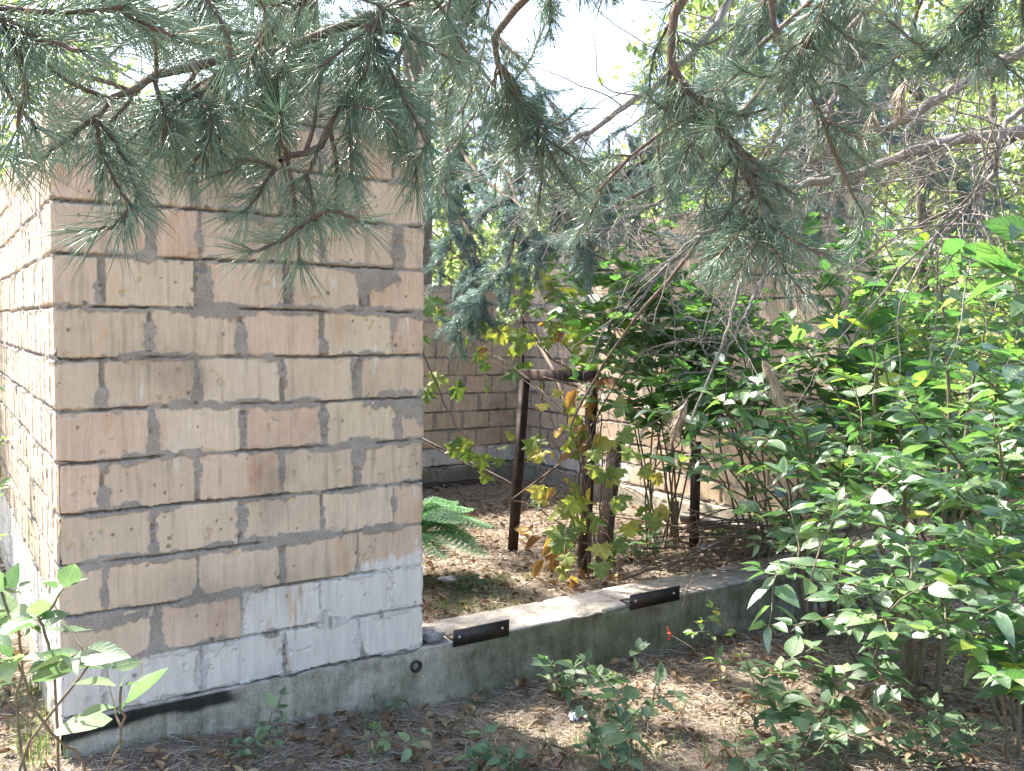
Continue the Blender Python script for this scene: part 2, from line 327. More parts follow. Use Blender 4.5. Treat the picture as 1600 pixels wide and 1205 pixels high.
# ground
def ground_mat():
    m, t, b, nd, L = mat('forest_floor')
    tc = nd('ShaderNodeTexCoord')
    n1 = nd('ShaderNodeTexNoise', i_Scale=2.2, i_Detail=8.0, i_Roughness=.65); n2 = nd('ShaderNodeTexNoise', i_Scale=55.0, i_Detail=8.0, i_Roughness=.75)
    n3 = nd('ShaderNodeTexVoronoi', i_Scale=90.0)
    for n in (n1, n2, n3): L(tc.outputs['Object'], n.inputs['Vector'])
    r1 = ramp(nd, [(.3, (.12, .098, .078)), (.5, (.25, .205, .16)), (.72, (.42, .36, .29))]); L(n2.outputs[0], r1.inputs[0])
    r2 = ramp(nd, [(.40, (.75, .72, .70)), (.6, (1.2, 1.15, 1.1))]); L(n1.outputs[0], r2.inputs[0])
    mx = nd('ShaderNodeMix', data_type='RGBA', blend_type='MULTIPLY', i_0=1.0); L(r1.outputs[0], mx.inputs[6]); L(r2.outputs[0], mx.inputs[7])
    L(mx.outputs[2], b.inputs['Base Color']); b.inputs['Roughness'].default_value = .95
    bp = nd('ShaderNodeBump', i_Strength=.9, i_Distance=.02); L(n2.outputs[0], bp.inputs['Height']); L(bp.outputs[0], b.inputs['Normal']); return m
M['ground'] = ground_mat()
# ---------------------------------------------------------------- ground
def uv_of(x, y):
    dx = x-O[0]; dy = y-O[1]; return dx*D[0]+dy*D[1], dx*N[0]+dy*N[1]
def zg(x, y):
    x = np.asarray(x, float); y = np.asarray(y, float)
    u, v = uv_of(x, y)
    out = CAMZ-1.245-.115*sst(-.1, 1.5, u)
    ins = CAMZ-1.215-.075*sst(.2, 1.6, v)
    k = sst(.05, .2, v)*sst(.05, .2, u)*sst(UB+.3, UB+.1, u)*sst(VA+.3, VA+.15, v)
    z = out*(1-k)+ins*k
    r = np.hypot(x, y)
    z = z+(fbm(x*.9+40, y*.9+40)-.5)*.10*sst(.15, .8, np.abs(v))*(1-k)+(fbm(x*6+9, y*6+3)-.5)*.035+(fbm(x*22, y*22, 3)-.5)*.014
    return z+sst(14, 60, r)*(fbm(x*.05+3, y*.05+7)-.4)*2.0
ax = np.concatenate([-np.geomspace(7, 400, 34)[::-1], np.arange(-6.5, 7.2, .05), np.geomspace(7.6, 400, 34)])
ay = np.concatenate([-np.geomspace(2, 400, 34)[::-1], np.arange(-1.5, 9.6, .05), np.geomspace(10, 400, 38)])
X, Y = np.meshgrid(ax, ay, indexing='ij'); Z = zg(X, Y); nx, ny = X.shape
I = (np.arange(nx-1)[:, None]*ny+np.arange(ny-1)[None])
g = MB(); g.add(np.stack([X, Y, Z], -1).reshape(-1, 3), np.stack([I, I+ny, I+ny+1, I+1], -1).reshape(-1, 4))
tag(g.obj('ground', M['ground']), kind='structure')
# ---------------------------------------------------------------- brickwork
BR = np.array([[.555,.445,.325],[.57,.45,.33],[.545,.44,.32],[.57,.432,.318],[.575,.46,.338],[.54,.422,.30]])
BRP = {'y': (.565, .465, .33), 'p': (.575, .425, .31), 'w': (.61, .495, .37), 'o': (.575, .43, .31)}
MOR = np.array([.32, .285, .245])
def auto_rows(Wd, nr, seed, L_=.2485, J=.012, hd=.12):
    r = np.random.default_rng(seed); rows = []
    for i in range(nr):
        x = 0.0; row = []
        if i % 2: row.append((0, hd)); x = hd+J
        else: pass
        while x < Wd:
            jj = J*r.uniform(.6, 1.8); l = L_*r.uniform(.97, 1.03); row.append((x, min(x+l, Wd), None)); x += l+jj
        rows.append([(a[0], a[1], None) for a in row])
    return rows
def skin(name, Wd, rows, z0, parent, mw, dx, dz, seed, paint=None, ptop=None, gaps=1.0, smear=1.0, jx=0.0, daubs=()):
    """one face of brickwork as relief: x along, -y outward, z up; rows listed bottom to top"""
    nr = len(rows); H = nr*CH; r = np.random.default_rng(seed)
    xs = np.linspace(0, Wd, int(Wd/dx)+1); zs = np.linspace(0, H, int(H/dz)+1)
    X, Zz = np.meshgrid(xs, zs, indexing='ij'); so = seed*13.7
    xp = X+(fbm(X*40+so, Zz*40)-.5)*.007+(fbm(X*150+so, Zz*150, 2)-.5)*.004
    zp = Zz+(fbm(X*35+so+50, Zz*35)-.5)*.008+(fbm(X*150+so, Zz*150+30, 2)-.5)*.003+(fbm(X*2.2+so, Zz*1.1)-.5)*.012
    ri = np.clip(np.floor(zp/CH).astype(int), 0, nr-1); zl = zp-ri*CH
    sdm = np.full(X.shape, -.05); bid = np.zeros(X.shape, int); col = np.tile(MOR, (*X.shape, 1)); tilt = np.zeros(X.shape); present = np.zeros(X.shape, bool)
    cols = [None]; k = 0
    for i, row in enumerate(rows):
        rm = ri == i
        for (a, b_, *c) in row:
            k += 1; cc = c[0] if c else None
            base = np.array(BRP[cc]) if cc in BRP else BR[r.integers(len(BR))]*r.uniform(.94, 1.04)
            top = CH-.002-.003*r.random(); bot = .0045+.002*r.random()
            e0 = -1 if a <= .001 else a-jx; e1 = 99 if b_ >= Wd-.001 else b_+jx
            sd_ = np.minimum(np.minimum(xp-e0, e1-xp), np.minimum(zl-bot, top-zl))
            ms = rm & (xp > a-.008) & (xp < b_+.008) & (sd_ > sdm)
            sdm[ms] = sd_[ms]; bid[ms] = k; col[ms] = base
            tt = (r.random()-.5)*.010*(X-(a+b_)/2)+(r.random()-.5)*.012*(zl-.07)+(r.random()-.5)*.003
            tilt[ms] = tt[ms]
            present |= rm & (X > a-.02) & (X < b_+.02)
    inb = sst(-.0015, .003, sdm)
    # mortar level: sometimes full, sometimes missing
    ml = -.002-.010*sst(.35, .65, fbm(X*9+so, Zz*14+70))+.004*(fbm(X*90, Zz*90+so, 3)-.5)
    gap = (sst(.52, .42, fbm(X*5+so+9, ri*7.31+.5))*sst(CH-.001, CH-.004, zl)*0+sst(.38, .5, fbm(X*4.5+so+9, ri*7.31+.5)))*sst(-.001, .002, zl)*sst(.0085, .005, zl)*gaps
    h = inb*(tilt)+(1-inb)*ml-(1-inb)*gap*.022
    # mortar smeared over brick edges
    prox = sst(.030, .0, np.clip(sdm, 0, 1))
    sm = fbm(X*11+so+3, Zz*13+31, 4)*.62+fbm(X*60+so, Zz*45, 3)*.14+prox*.25
    for (u_, z_, ru_, rz_) in daubs: sm = np.maximum(sm, .98-.28*np.hypot((X-u_)/ru_, (Zz-z_)/rz_)+.55*(fbm(X*34+so, Zz*30+u_, 5)-.5))
    s = sst(.615, .65, sm+.02*(smear-1))*(smear > 0)*(1-gap)
    # scoring of the bricks
    h = h+inb*(fbm(X*130+so, Zz*3, 3)-.5)*.0011+inb*(fbm(X*12, Zz*12+so, 2)-.5)*.002
    # chipped corners
    chip = sst(.76, .82, fbm(X*26+so+80, Zz*26+so, 3)+.10*sst(.02, 0, np.clip(sdm, 0, 1)))*inb
    h = h-chip*.006
    pr_ = np.random.default_rng(seed+70); npit = int(Wd*H*42) if dx < .004 else 0
    for _ in range(npit):
        px_, pz_, rr_ = pr_.uniform(0, Wd), pr_.uniform(0, H), pr_.uniform(.0025, .0062)
        i0, i1 = np.searchsorted(xs, [px_-.012, px_+.012]); j0, j1 = np.searchsorted(zs, [pz_-.012, pz_+.012])
        d_ = np.hypot(X[i0:i1, j0:j1]-px_, (Zz[i0:i1, j0:j1]-pz_)*.85); m_ = sst(rr_, rr_*.4, d_)*inb[i0:i1, j0:j1]
        h[i0:i1, j0:j1] -= .006*m_; col[i0:i1, j0:j1] *= (1-.5*m_)[..., None]
    h = h*(1-s)+s*np.maximum(h, .0012+.002*fbm(X*80, Zz*80+so, 3))
    mo = np.clip((1-inb)+s, 0, 1)
    blot = fbm(X*7+so+21, Zz*5+bid*3.1, 4)
    c = col*(1+.22*(blot-.5))[..., None]*(1+.16*(fbm(X*60+so, Zz*60+5, 3)-.5))[..., None]
    c = c*(1-.20*sst(.60, .78, fbm(X*45+so, Zz*3.5+bid*1.7, 4)))[..., None]                 # rusty or dirty runs in the clay
    rus = .5*sst(.62, .8, fbm(X*14+so+60, Zz*6+bid*5.3, 4))[..., None]; c = c*(1-rus*np.array([.05, .28, .42]))
    mc = MOR*(1+.5*(fbm(X*30+so, Zz*30, 4)-.5))[..., None]
    c = c*(1-mo[..., None])+mc*mo[..., None]
    if paint is not None:
        pt = paint(X, Zz); pm = sst(.35, .75, pt*.90+1.25*(fbm(X*30+so, Zz*7+8, 5)-.5)+.7*(fbm(X*110+so, Zz*18, 3)-.5)+.5*(fbm(X*4+so, Zz*4, 3)-.5)-.22*mo)[..., None]
        pc = np.array([.68, .66, .62])*(1+.22*(fbm(X*50, Zz*9+so, 4)-.5))[..., None]
        c = c*(1-.76*pm)+pc*.76*pm
    c = c*(1-.45*sst(.55, .85, fbm(X*3+so, Zz*3+11, 5)-.0))[..., None]**.6
    n1, n2 = X.shape; I = (np.arange(n1-1)[:, None]*n2+np.arange(n2-1)[None])
    keep = np.ones((n1-1, n2-1), bool)
    if ptop is not None: keep = present[:-1, :-1] | (ri[:-1, :-1] < ptop)
    F = np.stack([I, I+n2, I+n2+1, I+1], -1)[keep]
    mb = MB(); A = np.stack([bid*0., mo, s], -1)
    # corner arrises are rounded back
    e = np.minimum(X, Wd-X); h = h-(.004+.016*sst(.5, .8, fbm(Zz*22+so, Zz*0+7, 4))+.008*(1-inb))*sst(.010, 0, e)
    X = X-sst(.012, .0, Wd-X)*(.007*fbm(Zz*30+so, Zz*0+3, 4)+.008*(1-inb))*(seed == 3)
    mb.add(np.stack([X, -h, Zz+z0], -1).reshape(-1, 3), F.reshape(-1, 4), A.reshape(-1, 3), np.clip(c, 0.01, .9).reshape(-1, 3))
    return mb.obj(name, M['brick'], parent, True, mw)
def frame(u, v, ang):
    m = Matrix.Rotation(YAW+ang, 4, 'Z'); p = P(u, v, 0); m.translation = Vector(p); return m
shed = empty('brick_enclosure', P(0, 0, ZB-.1), 'roofless tan brick enclosure with whitewashed lowest courses on a concrete plinth', 'building')
def pxu(px, k):     # wall coordinate of a photographed joint on the front face
    a = (px-800)/FPX
    return (a*O[1]-O[0])/(D[0]-a*D[1])*1.0
PXR = [  # bottom row (8) up to row -4, bricks as photographed x extents
 [(97,160),(170,308),(319,440),(446,556),(563,660)],
 [(96,240),(247,375),(383,497),(503,609),(613,660)],
 [(94,162),(168,306),(313,434),(447,555),(559,660)],
 [(92,234),(245,370),(381,498),(505,611,'w'),(615,661,'p')],
 [(90,156,'p'),(166,303),(314,439),(442,551),(566,663)],
 [(90,233),(246,374,'w'),(388,501,'p'),(512,616,'y'),(626,663)],
 [(90,158),(170,305),(316,438,'w'),(448,550),(568,664)],
 [(90,232),(243,372),(385,499),(510,612,'y'),(616,664,'p')],
 [(90,158),(174,306,'y'),(330,444),(460,560),(580,664,'o')],
 [(88,237),(248,313,'p'),(322,447),(455,502,'y'),(512,614),(634,666)],
 [(88,160),(170,302),(318,440),(449,558),(567,666)],
 [(88,232),(243,372),(384,500),(510,612),(618,666)],
 [(449,558),(567,666)]]
rows = []
for rw in PXR:
    x0 = rw[0][0] if rw[0][0] < 120 else 88; x1 = rw[-1][1]
    u0, u1 = pxu(x0, 0), pxu(x1, 0)
    rows.append([((pxu(b[0], 0)-u0)/(u1-u0)*1.16, (pxu(b[1], 0)-u0)/(u1-u0)*1.16, b[2] if len(b) > 2 else None) for b in rw])
def paint_front(x, z):
    r8 = sst(CH*1.02, CH*.98, z)
    r7 = sst(CH*2.03, CH*1.97, z)*sst(.49, .53, x)
    r6 = sst(CH*2.03, CH*1.97, z)*0+sst(.86, .95, x)*sst(CH*2.55, CH*2.1, z)*.9
    return np.clip(r8+r7+r6, 0, 1)
skin('front_wall', 1.16, rows, ZB, shed, frame(0, 0, 0), .0032, .0032, 3, paint_front, ptop=12, smear=1.3, jx=.0035, daubs=[(1.06, 5.98*CH, .085, .030), (1.13, 5.80*CH, .035, .045), (.98, 8.78*CH, .055, .030), (.90, 8.05*CH, .12, .012), (.70, 8.02*CH, .10, .014),
       (.66, 3.02*CH, .15, .018), (.30, 2.98*CH, .10, .012), (.13, 1.82*CH, .11, .020), (.45, 8.0*CH, .09, .02), (.87, 4.0*CH, .10, .012), (1.0, 3.03*CH, .06, .014), (.25, 7.05*CH, .11, .010), (.52, 9.97*CH, .06, .02)])
VL = 4.0
skin('side_wall', VL, auto_rows(VL, 12, 5, L_=.12, J=.012), ZB, shed, frame(0, VL, -math.pi/2), .006, .0055, 5,
     lambda x, z: sst(CH*2.0, CH*1.9, z)*1.0+.62*sst(.30, .05, np.abs(x-(VL-.25)))*sst(CH*5, CH*2, z), smear=.8)
skin('rear_wall', UB, auto_rows(UB, 10, 8), ZB, shed, frame(0, VA, 0), .008, .007, 8, lambda x, z: sst(CH*1.02, CH*.98, z), smear=.6)
skin('end_wall', VA-VB0, auto_rows(VA-VB0, 13, 11), ZB, shed, frame(UB, VA, -math.pi/2), .008, .007, 11, lambda x, z: sst(CH*1.02, CH*.98, z)*sst(2.2, 1.0, x), smear=.6)
skin('end_wall', .25, auto_rows(.25, 13, 14), ZB, shed, frame(UB+.001, VB0-.0135, 0), .008, .007, 14)
core = MB()
def corebox(u0, u1, v0, v1, z0, z1):
    V = [P(u, v, z) for z in (z0, z1) for u, v in ((u0, v0), (u1, v0), (u1, v1), (u0, v1))]
    core.add(V, [(0,3,2,1),(4,5,6,7),(0,1,5,4),(1,2,6,5),(2,3,7,6),(3,0,4,7)])
corebox(.0135, 1.145, .03, .25, ZB+.002, ZB+12*CH); corebox(.03, .25, .25, VL-.26, ZB+.002, ZB+12*CH-.004)
corebox(.03, UB+.25, VA+.03, VA+.25, ZB+.002, ZB+10*CH); corebox(UB+.03, UB+.245, VB0, VA+.03, ZB+.002, ZB+13*CH)
corebox(.62, 1.145, .031, .24, ZB+12*CH, ZB+13*CH)
core.obj('wall_core', M['core'], shed, False)
# plinth: a profile lofted along each side, with rough faces, moss and lime tints and daylight painted on top
def plinth(name, L_, mw, wid, zt, zb, seed, tintf, back=True):
    dz = .008; xs = np.arange(0, L_+.001, .008); prof = []
    for z in np.arange(zb, zt-.006, dz): prof.append((0, z, 0))
    prof += [(.001, zt-.004, 1), (.005, zt, 1)]
    for y in np.arange(.014, wid, .012): prof.append((y, zt, 2))
    prof += [(wid, zt-.01, 3), (wid, zb, 3)]
    pr = np.array(prof); X = xs[:, None]*np.ones(len(pr))[None]; so = seed*7.7
    y = np.broadcast_to(pr[:, 0], X.shape).copy(); z = np.broadcast_to(pr[:, 1], X.shape).copy(); k = np.broadcast_to(pr[:, 2], X.shape)
    s = np.broadcast_to(np.cumsum(np.r_[0, np.hypot(*np.diff(pr[:, :2], axis=0).T)]), X.shape)
    f = (fbm(X*4+so, s*4)-.5)*.010+(fbm(X*35+so, s*35, 4)-.5)*.005-.006*sst(.62, .8, fbm(X*14+so, s*14+3, 3))
    edge = sst(.03, 0, np.abs(s-s[0, int((k[0] == 0).sum())]))*sst(.45, .72, fbm(X*7+so, s*9, 3))*.022
    y = y+np.where(k < 2, -f+edge, 0); z = z+np.where((k == 1) | (k == 2), f-edge, 0)
    # board mark of the shuttering
    y = y-np.where(k == 0, .004*sst(zb+.17, zb+.165, z+.02*(fbm(X*1.2+so, X*0)-.5)), 0)
    T = tintf(X, s, z, k)
    n1, n2 = X.shape; I = (np.arange(n1-1)[:, None]*n2+np.arange(n2-1)[None])
    mb = MB(); mb.add(np.stack([X, y, z], -1).reshape(-1, 3), np.stack([I, I+n2, I+n2+1, I+1], -1).reshape(-1, 4), None, T.reshape(-1, 3))
    return mb.obj(name, M['concrete'], shed, True, mw)
def t_front(X, s, z, k):
    base = np.ones((*X.shape, 3))
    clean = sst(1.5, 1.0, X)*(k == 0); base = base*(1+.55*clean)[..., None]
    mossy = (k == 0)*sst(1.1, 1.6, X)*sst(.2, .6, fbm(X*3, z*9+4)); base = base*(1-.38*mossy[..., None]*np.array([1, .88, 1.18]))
    top = (k >= 1)*1.0; base = base*(1+.45*top*(.5+fbm(X*6, s*6)))[..., None]*(1+top[..., None]*np.array([.02, .0, .12]))  # top tinted paler and bluer, daylight put into its colour
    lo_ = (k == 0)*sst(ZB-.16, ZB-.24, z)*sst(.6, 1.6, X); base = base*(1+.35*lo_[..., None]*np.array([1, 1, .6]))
    tar = (k == 0)*sst(.56, .50, X+.06*fbm(X*9, z*30))*sst(ZB-.052, ZB-.040, z+.03*(fbm(X*8, z*8+2)-.5)+.02*sst(.3,.0,X)); base = base*(1-.93*tar)[..., None]
    return np.clip(base, .02, 2)
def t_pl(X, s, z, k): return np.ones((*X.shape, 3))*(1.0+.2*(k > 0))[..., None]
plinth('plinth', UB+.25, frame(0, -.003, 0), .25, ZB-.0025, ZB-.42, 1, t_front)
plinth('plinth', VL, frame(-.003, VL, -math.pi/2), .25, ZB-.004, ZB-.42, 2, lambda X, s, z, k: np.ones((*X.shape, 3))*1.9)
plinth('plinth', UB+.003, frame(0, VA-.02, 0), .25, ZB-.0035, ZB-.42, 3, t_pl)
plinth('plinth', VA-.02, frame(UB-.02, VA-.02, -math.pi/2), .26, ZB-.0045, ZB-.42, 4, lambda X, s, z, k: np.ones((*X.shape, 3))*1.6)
# steel angle brackets cast along the front edge
def bracket(u0, u1, hgt, label):
    mb = MB(); z0 = ZB-.02
    def pl(pts, th):
        n = len(pts); V = [p for p in pts]+[p+th for p in pts]
        mb.add(V, [(i, (i+1) % 4, 4+(i+1) % 4, 4+i) for i in range(4)]+[(3, 2, 1, 0), (4, 5, 6, 7)])
    pl([P(u0, -.012, z0), P(u1, -.012, z0), P(u1, -.012, z0+hgt), P(u0, -.012, z0+hgt)], N*.005)
    pl([P(u0, -.007, z0+.022), P(u1, -.007, z0+.022), P(u1, .055, z0+.022), P(u0, .055, z0+.022)], np.array([0, 0, .005]))
    b = mb.obj('steel_bracket', M['steel'], shed, False); b['label'] = label
    for t in (.10, .87):
        c = P(u0+(u1-u0)*t, -.0125, z0+hgt*.55); q = MB(); tube(q, [c, c-N*.002, c-N*.004, c-N*.0042], [.006, .006, .005, .0001], 10); q.obj('screw', M['galv'], b)
    return b
def u_at(px):
    a = (px-800)/FPX; return (a*O[1]-O[0])/(D[0]-a*D[1])
bracket(u_at(709), u_at(797), .062, 'black steel angle with two pale screws nearest the brick pier')
bracket(u_at(989), u_at(1067), .062, 'darker steel angle farther along the plinth')
# pipe sleeve in the plinth
q = MB(); c = P(u_at(650), -.006, ZB-.062); an = np.linspace(0, 2*np.pi, 24, endpoint=False)
prof = [(.021, .003), (.022, -.007), (.015, -.009), (.013, .0), (.012, .02), (.0005, .021)]
V = [c+D*r_*math.cos(a)+np.array([0, 0, r_*math.sin(a)])+N*y_ for r_, y_ in prof for a in an]
q.add(V, [(i*24+j, i*24+(j+1) % 24, (i+1)*24+(j+1) % 24, (i+1)*24+j) for i in range(5) for j in range(24)]); q.obj('pipe_sleeve', M['steel'], shed)
# mortar rubble on the plinth top
def rock(name, c, sz, seed, m, label, cat, fl=.45):
    r = np.random.default_rng(seed); mb = MB(); n1, n2 = 14, 20
    th = np.linspace(0, np.pi, n1)[:, None]; ph = np.linspace(0, 2*np.pi, n2, endpoint=False)[None]
    d = np.stack([np.sin(th)*np.cos(ph), np.sin(th)*np.sin(ph), np.cos(th)*np.ones_like(ph)], -1)
    rr = .75+.6*(fbm(d[..., 0]*2.2+seed, d[..., 1]*2.2+d[..., 2]*3)-.3)
    V = np.array(c)+d*rr[..., None]*np.array(sz)*np.array([1, 1, fl])
    I = np.arange(n1-1)[:, None]*n2+np.arange(n2)[None]; J = np.arange(n1-1)[:, None]*n2+(np.arange(n2)[None]+1) % n2
    mb.add(V.reshape(-1, 3), np.stack([I, J, J+n2, I+n2], -1).reshape(-1, 4)); o = mb.obj(name, m, None, False)
    tag(o, label, cat); return o
rock('mortar_lump', P(u_at(684), .05, ZB+.018), (.065, .055, .06), 4, M['rubble'], 'flat lump of broken mortar on the plinth beside the brick pier', 'rubble')
rock('mortar_crumb', P(u_at(668), .09, ZB+.012), (.035, .035, .04), 9, M['rubble'], 'smaller crumb of mortar tucked against the brick pier', 'rubble')
rock('stone', W(700, 905, 4.1), (.05, .04, .04), 12, M['rubble'], 'small grey stone in the grass just behind the plinth', 'stone')
# crumpled scraps
def scrap(c, sz, seed, m, label, cat):
    r = np.random.default_rng(seed); mb = MB(); n = 15
    a = np.linspace(-1, 1, n); X, Y = np.meshgrid(a, a, indexing='ij'); rr = 1-.35*(fbm(X*2+seed, Y*2)-.2)
    Zc = np.abs(fbm(X*2.6+seed, Y*2.6+3, 3)-.5)*2.6
    V = np.stack([X*rr*sz, Y*rr*sz*.8, Zc*sz*.8], -1)+np.array(c)
    I = (np.arange(n-1)[:, None]*n+np.arange(n-1)[None]); F = np.stack([I, I+n, I+n+1, I+1], -1).reshape(-1, 4)
    mb.add(V.reshape(-1, 3), F); mb.add(V.reshape(-1, 3)-np.array([0, 0, .002]), F[:, ::-1])
    o = mb.obj('litter_scrap', m, None, False); tag(o, label, cat)
def onground(px, py, dz=0):
    """point where the line of sight meets the ground"""
    d = W(px, py, 1)-CAM; t = 1.0
    for _ in range(60):
        p = CAM+d*t; t += .5*(p[2]-float(zg(p[0], p[1])))/max(-d[2], .02)
    p = CAM+d*t; p[2] = float(zg(p[0], p[1]))+dz; return p
scrap(onground(905, 1124, .006), .038, 3, M['litter'], 'crumpled white plastic scrap on needle litter in the foreground', 'litter')
scrap(onground(1108, 862, .006), .07, 5, M['litter'], 'crumpled bluish plastic bag behind the plinth by the twig heap', 'litter')
scrap(onground(1018, 826, .006), .04, 8, M['litter'], 'small grey white plastic scrap inside the enclosure', 'litter')
# ---------------------------------------------------------------- steel frame and posts inside
fr = empty('metal_trestle', P(2.58, 1.53, CAMZ-1.3), 'dark rusty steel frame of two legs and a top rail inside the enclosure', 'frame')
zt = CAMZ-.29
L1b, L1t = W(800, 862, 5.2), W(820, 592, 5.2); L2b, L2t = W(912, 908, 4.55), W(925, 597, 4.62); L3b, L3t = W(1084, 866, 5.1), W(1088, 606, 5.1)
for b_, t_ in ((L1b, L1t), (L2b, L2t)):
    b2 = b_.copy(); b2[2] -= .05; q = MB(); bar(q, b2, t_+(t_-b_)*0.0, .048, .048, up=N); q.obj('leg', M['rust'], fr, False)
for a, b_ in ((L1t, L2t),):
    q = MB(); d = nrm(b_-a); o_ = np.array([0, 0, .0255]); bar(q, a-d*.022+o_, b_+d*.022+o_+np.array([0, 0, .0015 if a is L2t else 0]), .050, .060); q.obj('rail', M['rust'], fr, False)
q = MB(); b2 = L3b-np.array([0, 0, .05]); bar(q, b2, W(1088, 690, 5.1), .045, .045, up=N); tag(q.obj('steel_post', M['rust'], None, False), 'lone black steel post before the pale plinth of the end wall', 'post')
q = MB(); a = W(962, 690, 4.9); b_ = W(938, 905, 4.75); b_[2] -= .04
bar(q, b_, a, .085, .04, up=D, bev=.06); tag(q.obj('wooden_post', M['wood'], None, False), 'weathered brown wooden post leaning behind the vine and steel leg', 'post')
q = MB(); b_ = onground(1052, 842); a = b_+np.array([.01, .02, .23]); bar(q, b_-np.array([0, 0, .04]), a, .04, .04, bev=.06)
tag(q.obj('wooden_stake', M['wood'], None, False), 'short brown stake against the pale plinth of the end wall', 'stake')
def sagpipe(pts, r, label, seed):
    q = MB(); tube(q, curve(pts, 30, .01, seed), r, 10); tag(q.obj('black_pipe', M['steel']), label, 'pipe')
sagpipe([P(1.9, VA-.14, ZB-.13), P(2.6, VA-.12, ZB-.14), P(3.5, VA-.13, ZB-.14)], .035, 'black pipe lying along the foot of the rear wall', 3)
sagpipe([P(UB-.14, 1.5, ZB-.10), P(UB-.16, .9, ZB-.06), P(UB-.2, .35, ZB-.02)], .04, 'black pipe at the foot of the end wall above the twigs', 4)

# ================================================================ plants
def uprand(g, n, up=1.0, sp=.6):
    v = g.normal(size=(n, 3))*sp; v[:, 2] = np.abs(v[:, 2])*.4+up; return nrm(v)
def twig_leaves(mb, pts, g, T, size, step, mode='opp', updroop=.0, start=.15, jit=.25, rr=(0, 1)):
    """leaves set along a twig"""
    seg = np.linalg.norm(np.diff(pts, axis=0), axis=1); s = np.r_[0, np.cumsum(seg)]; Ln = s[-1]
    ts = np.arange(Ln*start, Ln+1e-6, step); 
    if len(ts) == 0: return
    ts = np.r_[ts, Ln]
    p = np.stack([np.interp(ts, s, pts[:, k]) for k in range(3)], 1)
    d = nrm(np.stack([np.interp(np.minimum(ts+.01, Ln), s, pts[:, k])-np.interp(np.maximum(ts-.01, 0), s, pts[:, k]) for k in range(3)], 1))
    side = nrm(np.cross(d, np.array([0, 0, 1.0])+g.normal(size=(len(ts), 3))*.15))
    PP, DD = [], []
    for sg in (-1, 1):
        dr = nrm(d*.55+side*sg+g.normal(size=p.shape)*jit); dr[:, 2] += updroop; PP.append(p+dr*.008); DD.append(dr)
    PP.append(p[-1:]); DD.append(nrm(d[-1:]+g.normal(size=(1, 3))*.2))
    PP = np.concatenate(PP); DD = np.concatenate(DD); n = len(PP); tt = np.r_[np.tile(ts/Ln, 2), 1]
    sz = size*g.uniform(.42, 1.18, n)*(1.05-.35*tt**4)
    rn = g.uniform(rr[0], rr[1], n)**1.3; up_ = uprand(g, n, 1.0, .5); pick = g.random(n)
    for T_, lo_, hi_, sc in ((T, 0, .55, 1), (OVR if T is OV else T, .55, .72, .85), (OVN if T is OV else T, .72, .86, 1.05), (OVC, .86, .955, .9), (OVH if T is OV else T, .955, 1.01, 1.0)):
        k = (pick >= lo_) & (pick < hi_)
        if k.any(): inst(mb, T_, PP[k], DD[k], up_[k], sz[k]*sc, rn[k])
def branchlet(g, base, d, ln, n=6, curl=.35, grav=.0):
    pts = [np.array(base, float)]; d = nrm(np.array(d, float))
    for i in range(n):
        d = nrm(d+g.normal(size=3)*curl*.3+np.array([0, 0, grav])); pts.append(pts[-1]+d*ln/n)
    return np.array(pts)
def shrub(name, label, base, tips, g, leaf=.09, mat_='leaf', T=OV, r0=.007, side=6, sl=.3, step=.05, cat='shrub', group=None, rr=(0, 1), flat=.25, lead=.35, stemmat='stem'):
    """stems run from the foot to each tip and carry leafy side twigs"""
    base = np.array(base, float); root = empty(name, base, label, cat, group)
    st = MB(); lv = MB()
    if name == 'shrub': side = max(2, int(side*.72)); leaf = leaf*1.22; step = step*1.25
    for tp in tips:
        tp = np.array(tp, float); b0 = base+np.r_[g.normal(size=2)*(.07 if name == 'shrub' else .02), 0]
        h = tp-b0; mid1 = b0+h*np.array([.22, .22, .45])+g.normal(size=3)*.05; mid2 = b0+h*np.array([.6, .6, .82])+g.normal(size=3)*.04
        pts = curve([b0-np.array([0, 0, .04]), mid1, mid2, tp], 18, .012, int(g.integers(1e6)))
        L_ = np.linalg.norm(h); rs = np.linspace(r0*L_**.5, .0022, len(pts)); tube(st, pts, rs, 6)
        k0 = int(len(pts)*lead)
        twig_leaves(lv, pts[k0+3:], g, T, leaf, step*1.2, rr=rr)
        for k in range(side):
            i = int(g.integers(k0, len(pts)-1)); d = g.normal(size=3); d[2] = abs(d[2])*flat+.12; d = nrm(nrm(d)+.5*nrm(pts[min(i+1, len(pts)-1)]-pts[i]))
            br = branchlet(g, pts[i], d, sl*g.uniform(.5, 1.25), 5, .4, -.03); tube(st, br, np.linspace(.003, .0012, len(br)), 4)
            twig_leaves(lv, br, g, T, leaf, step, rr=rr)
    st.obj('stem', M[stemmat], root); lv.obj('foliage', M[mat_], root); return root
def G(s): return np.random.default_rng(s)
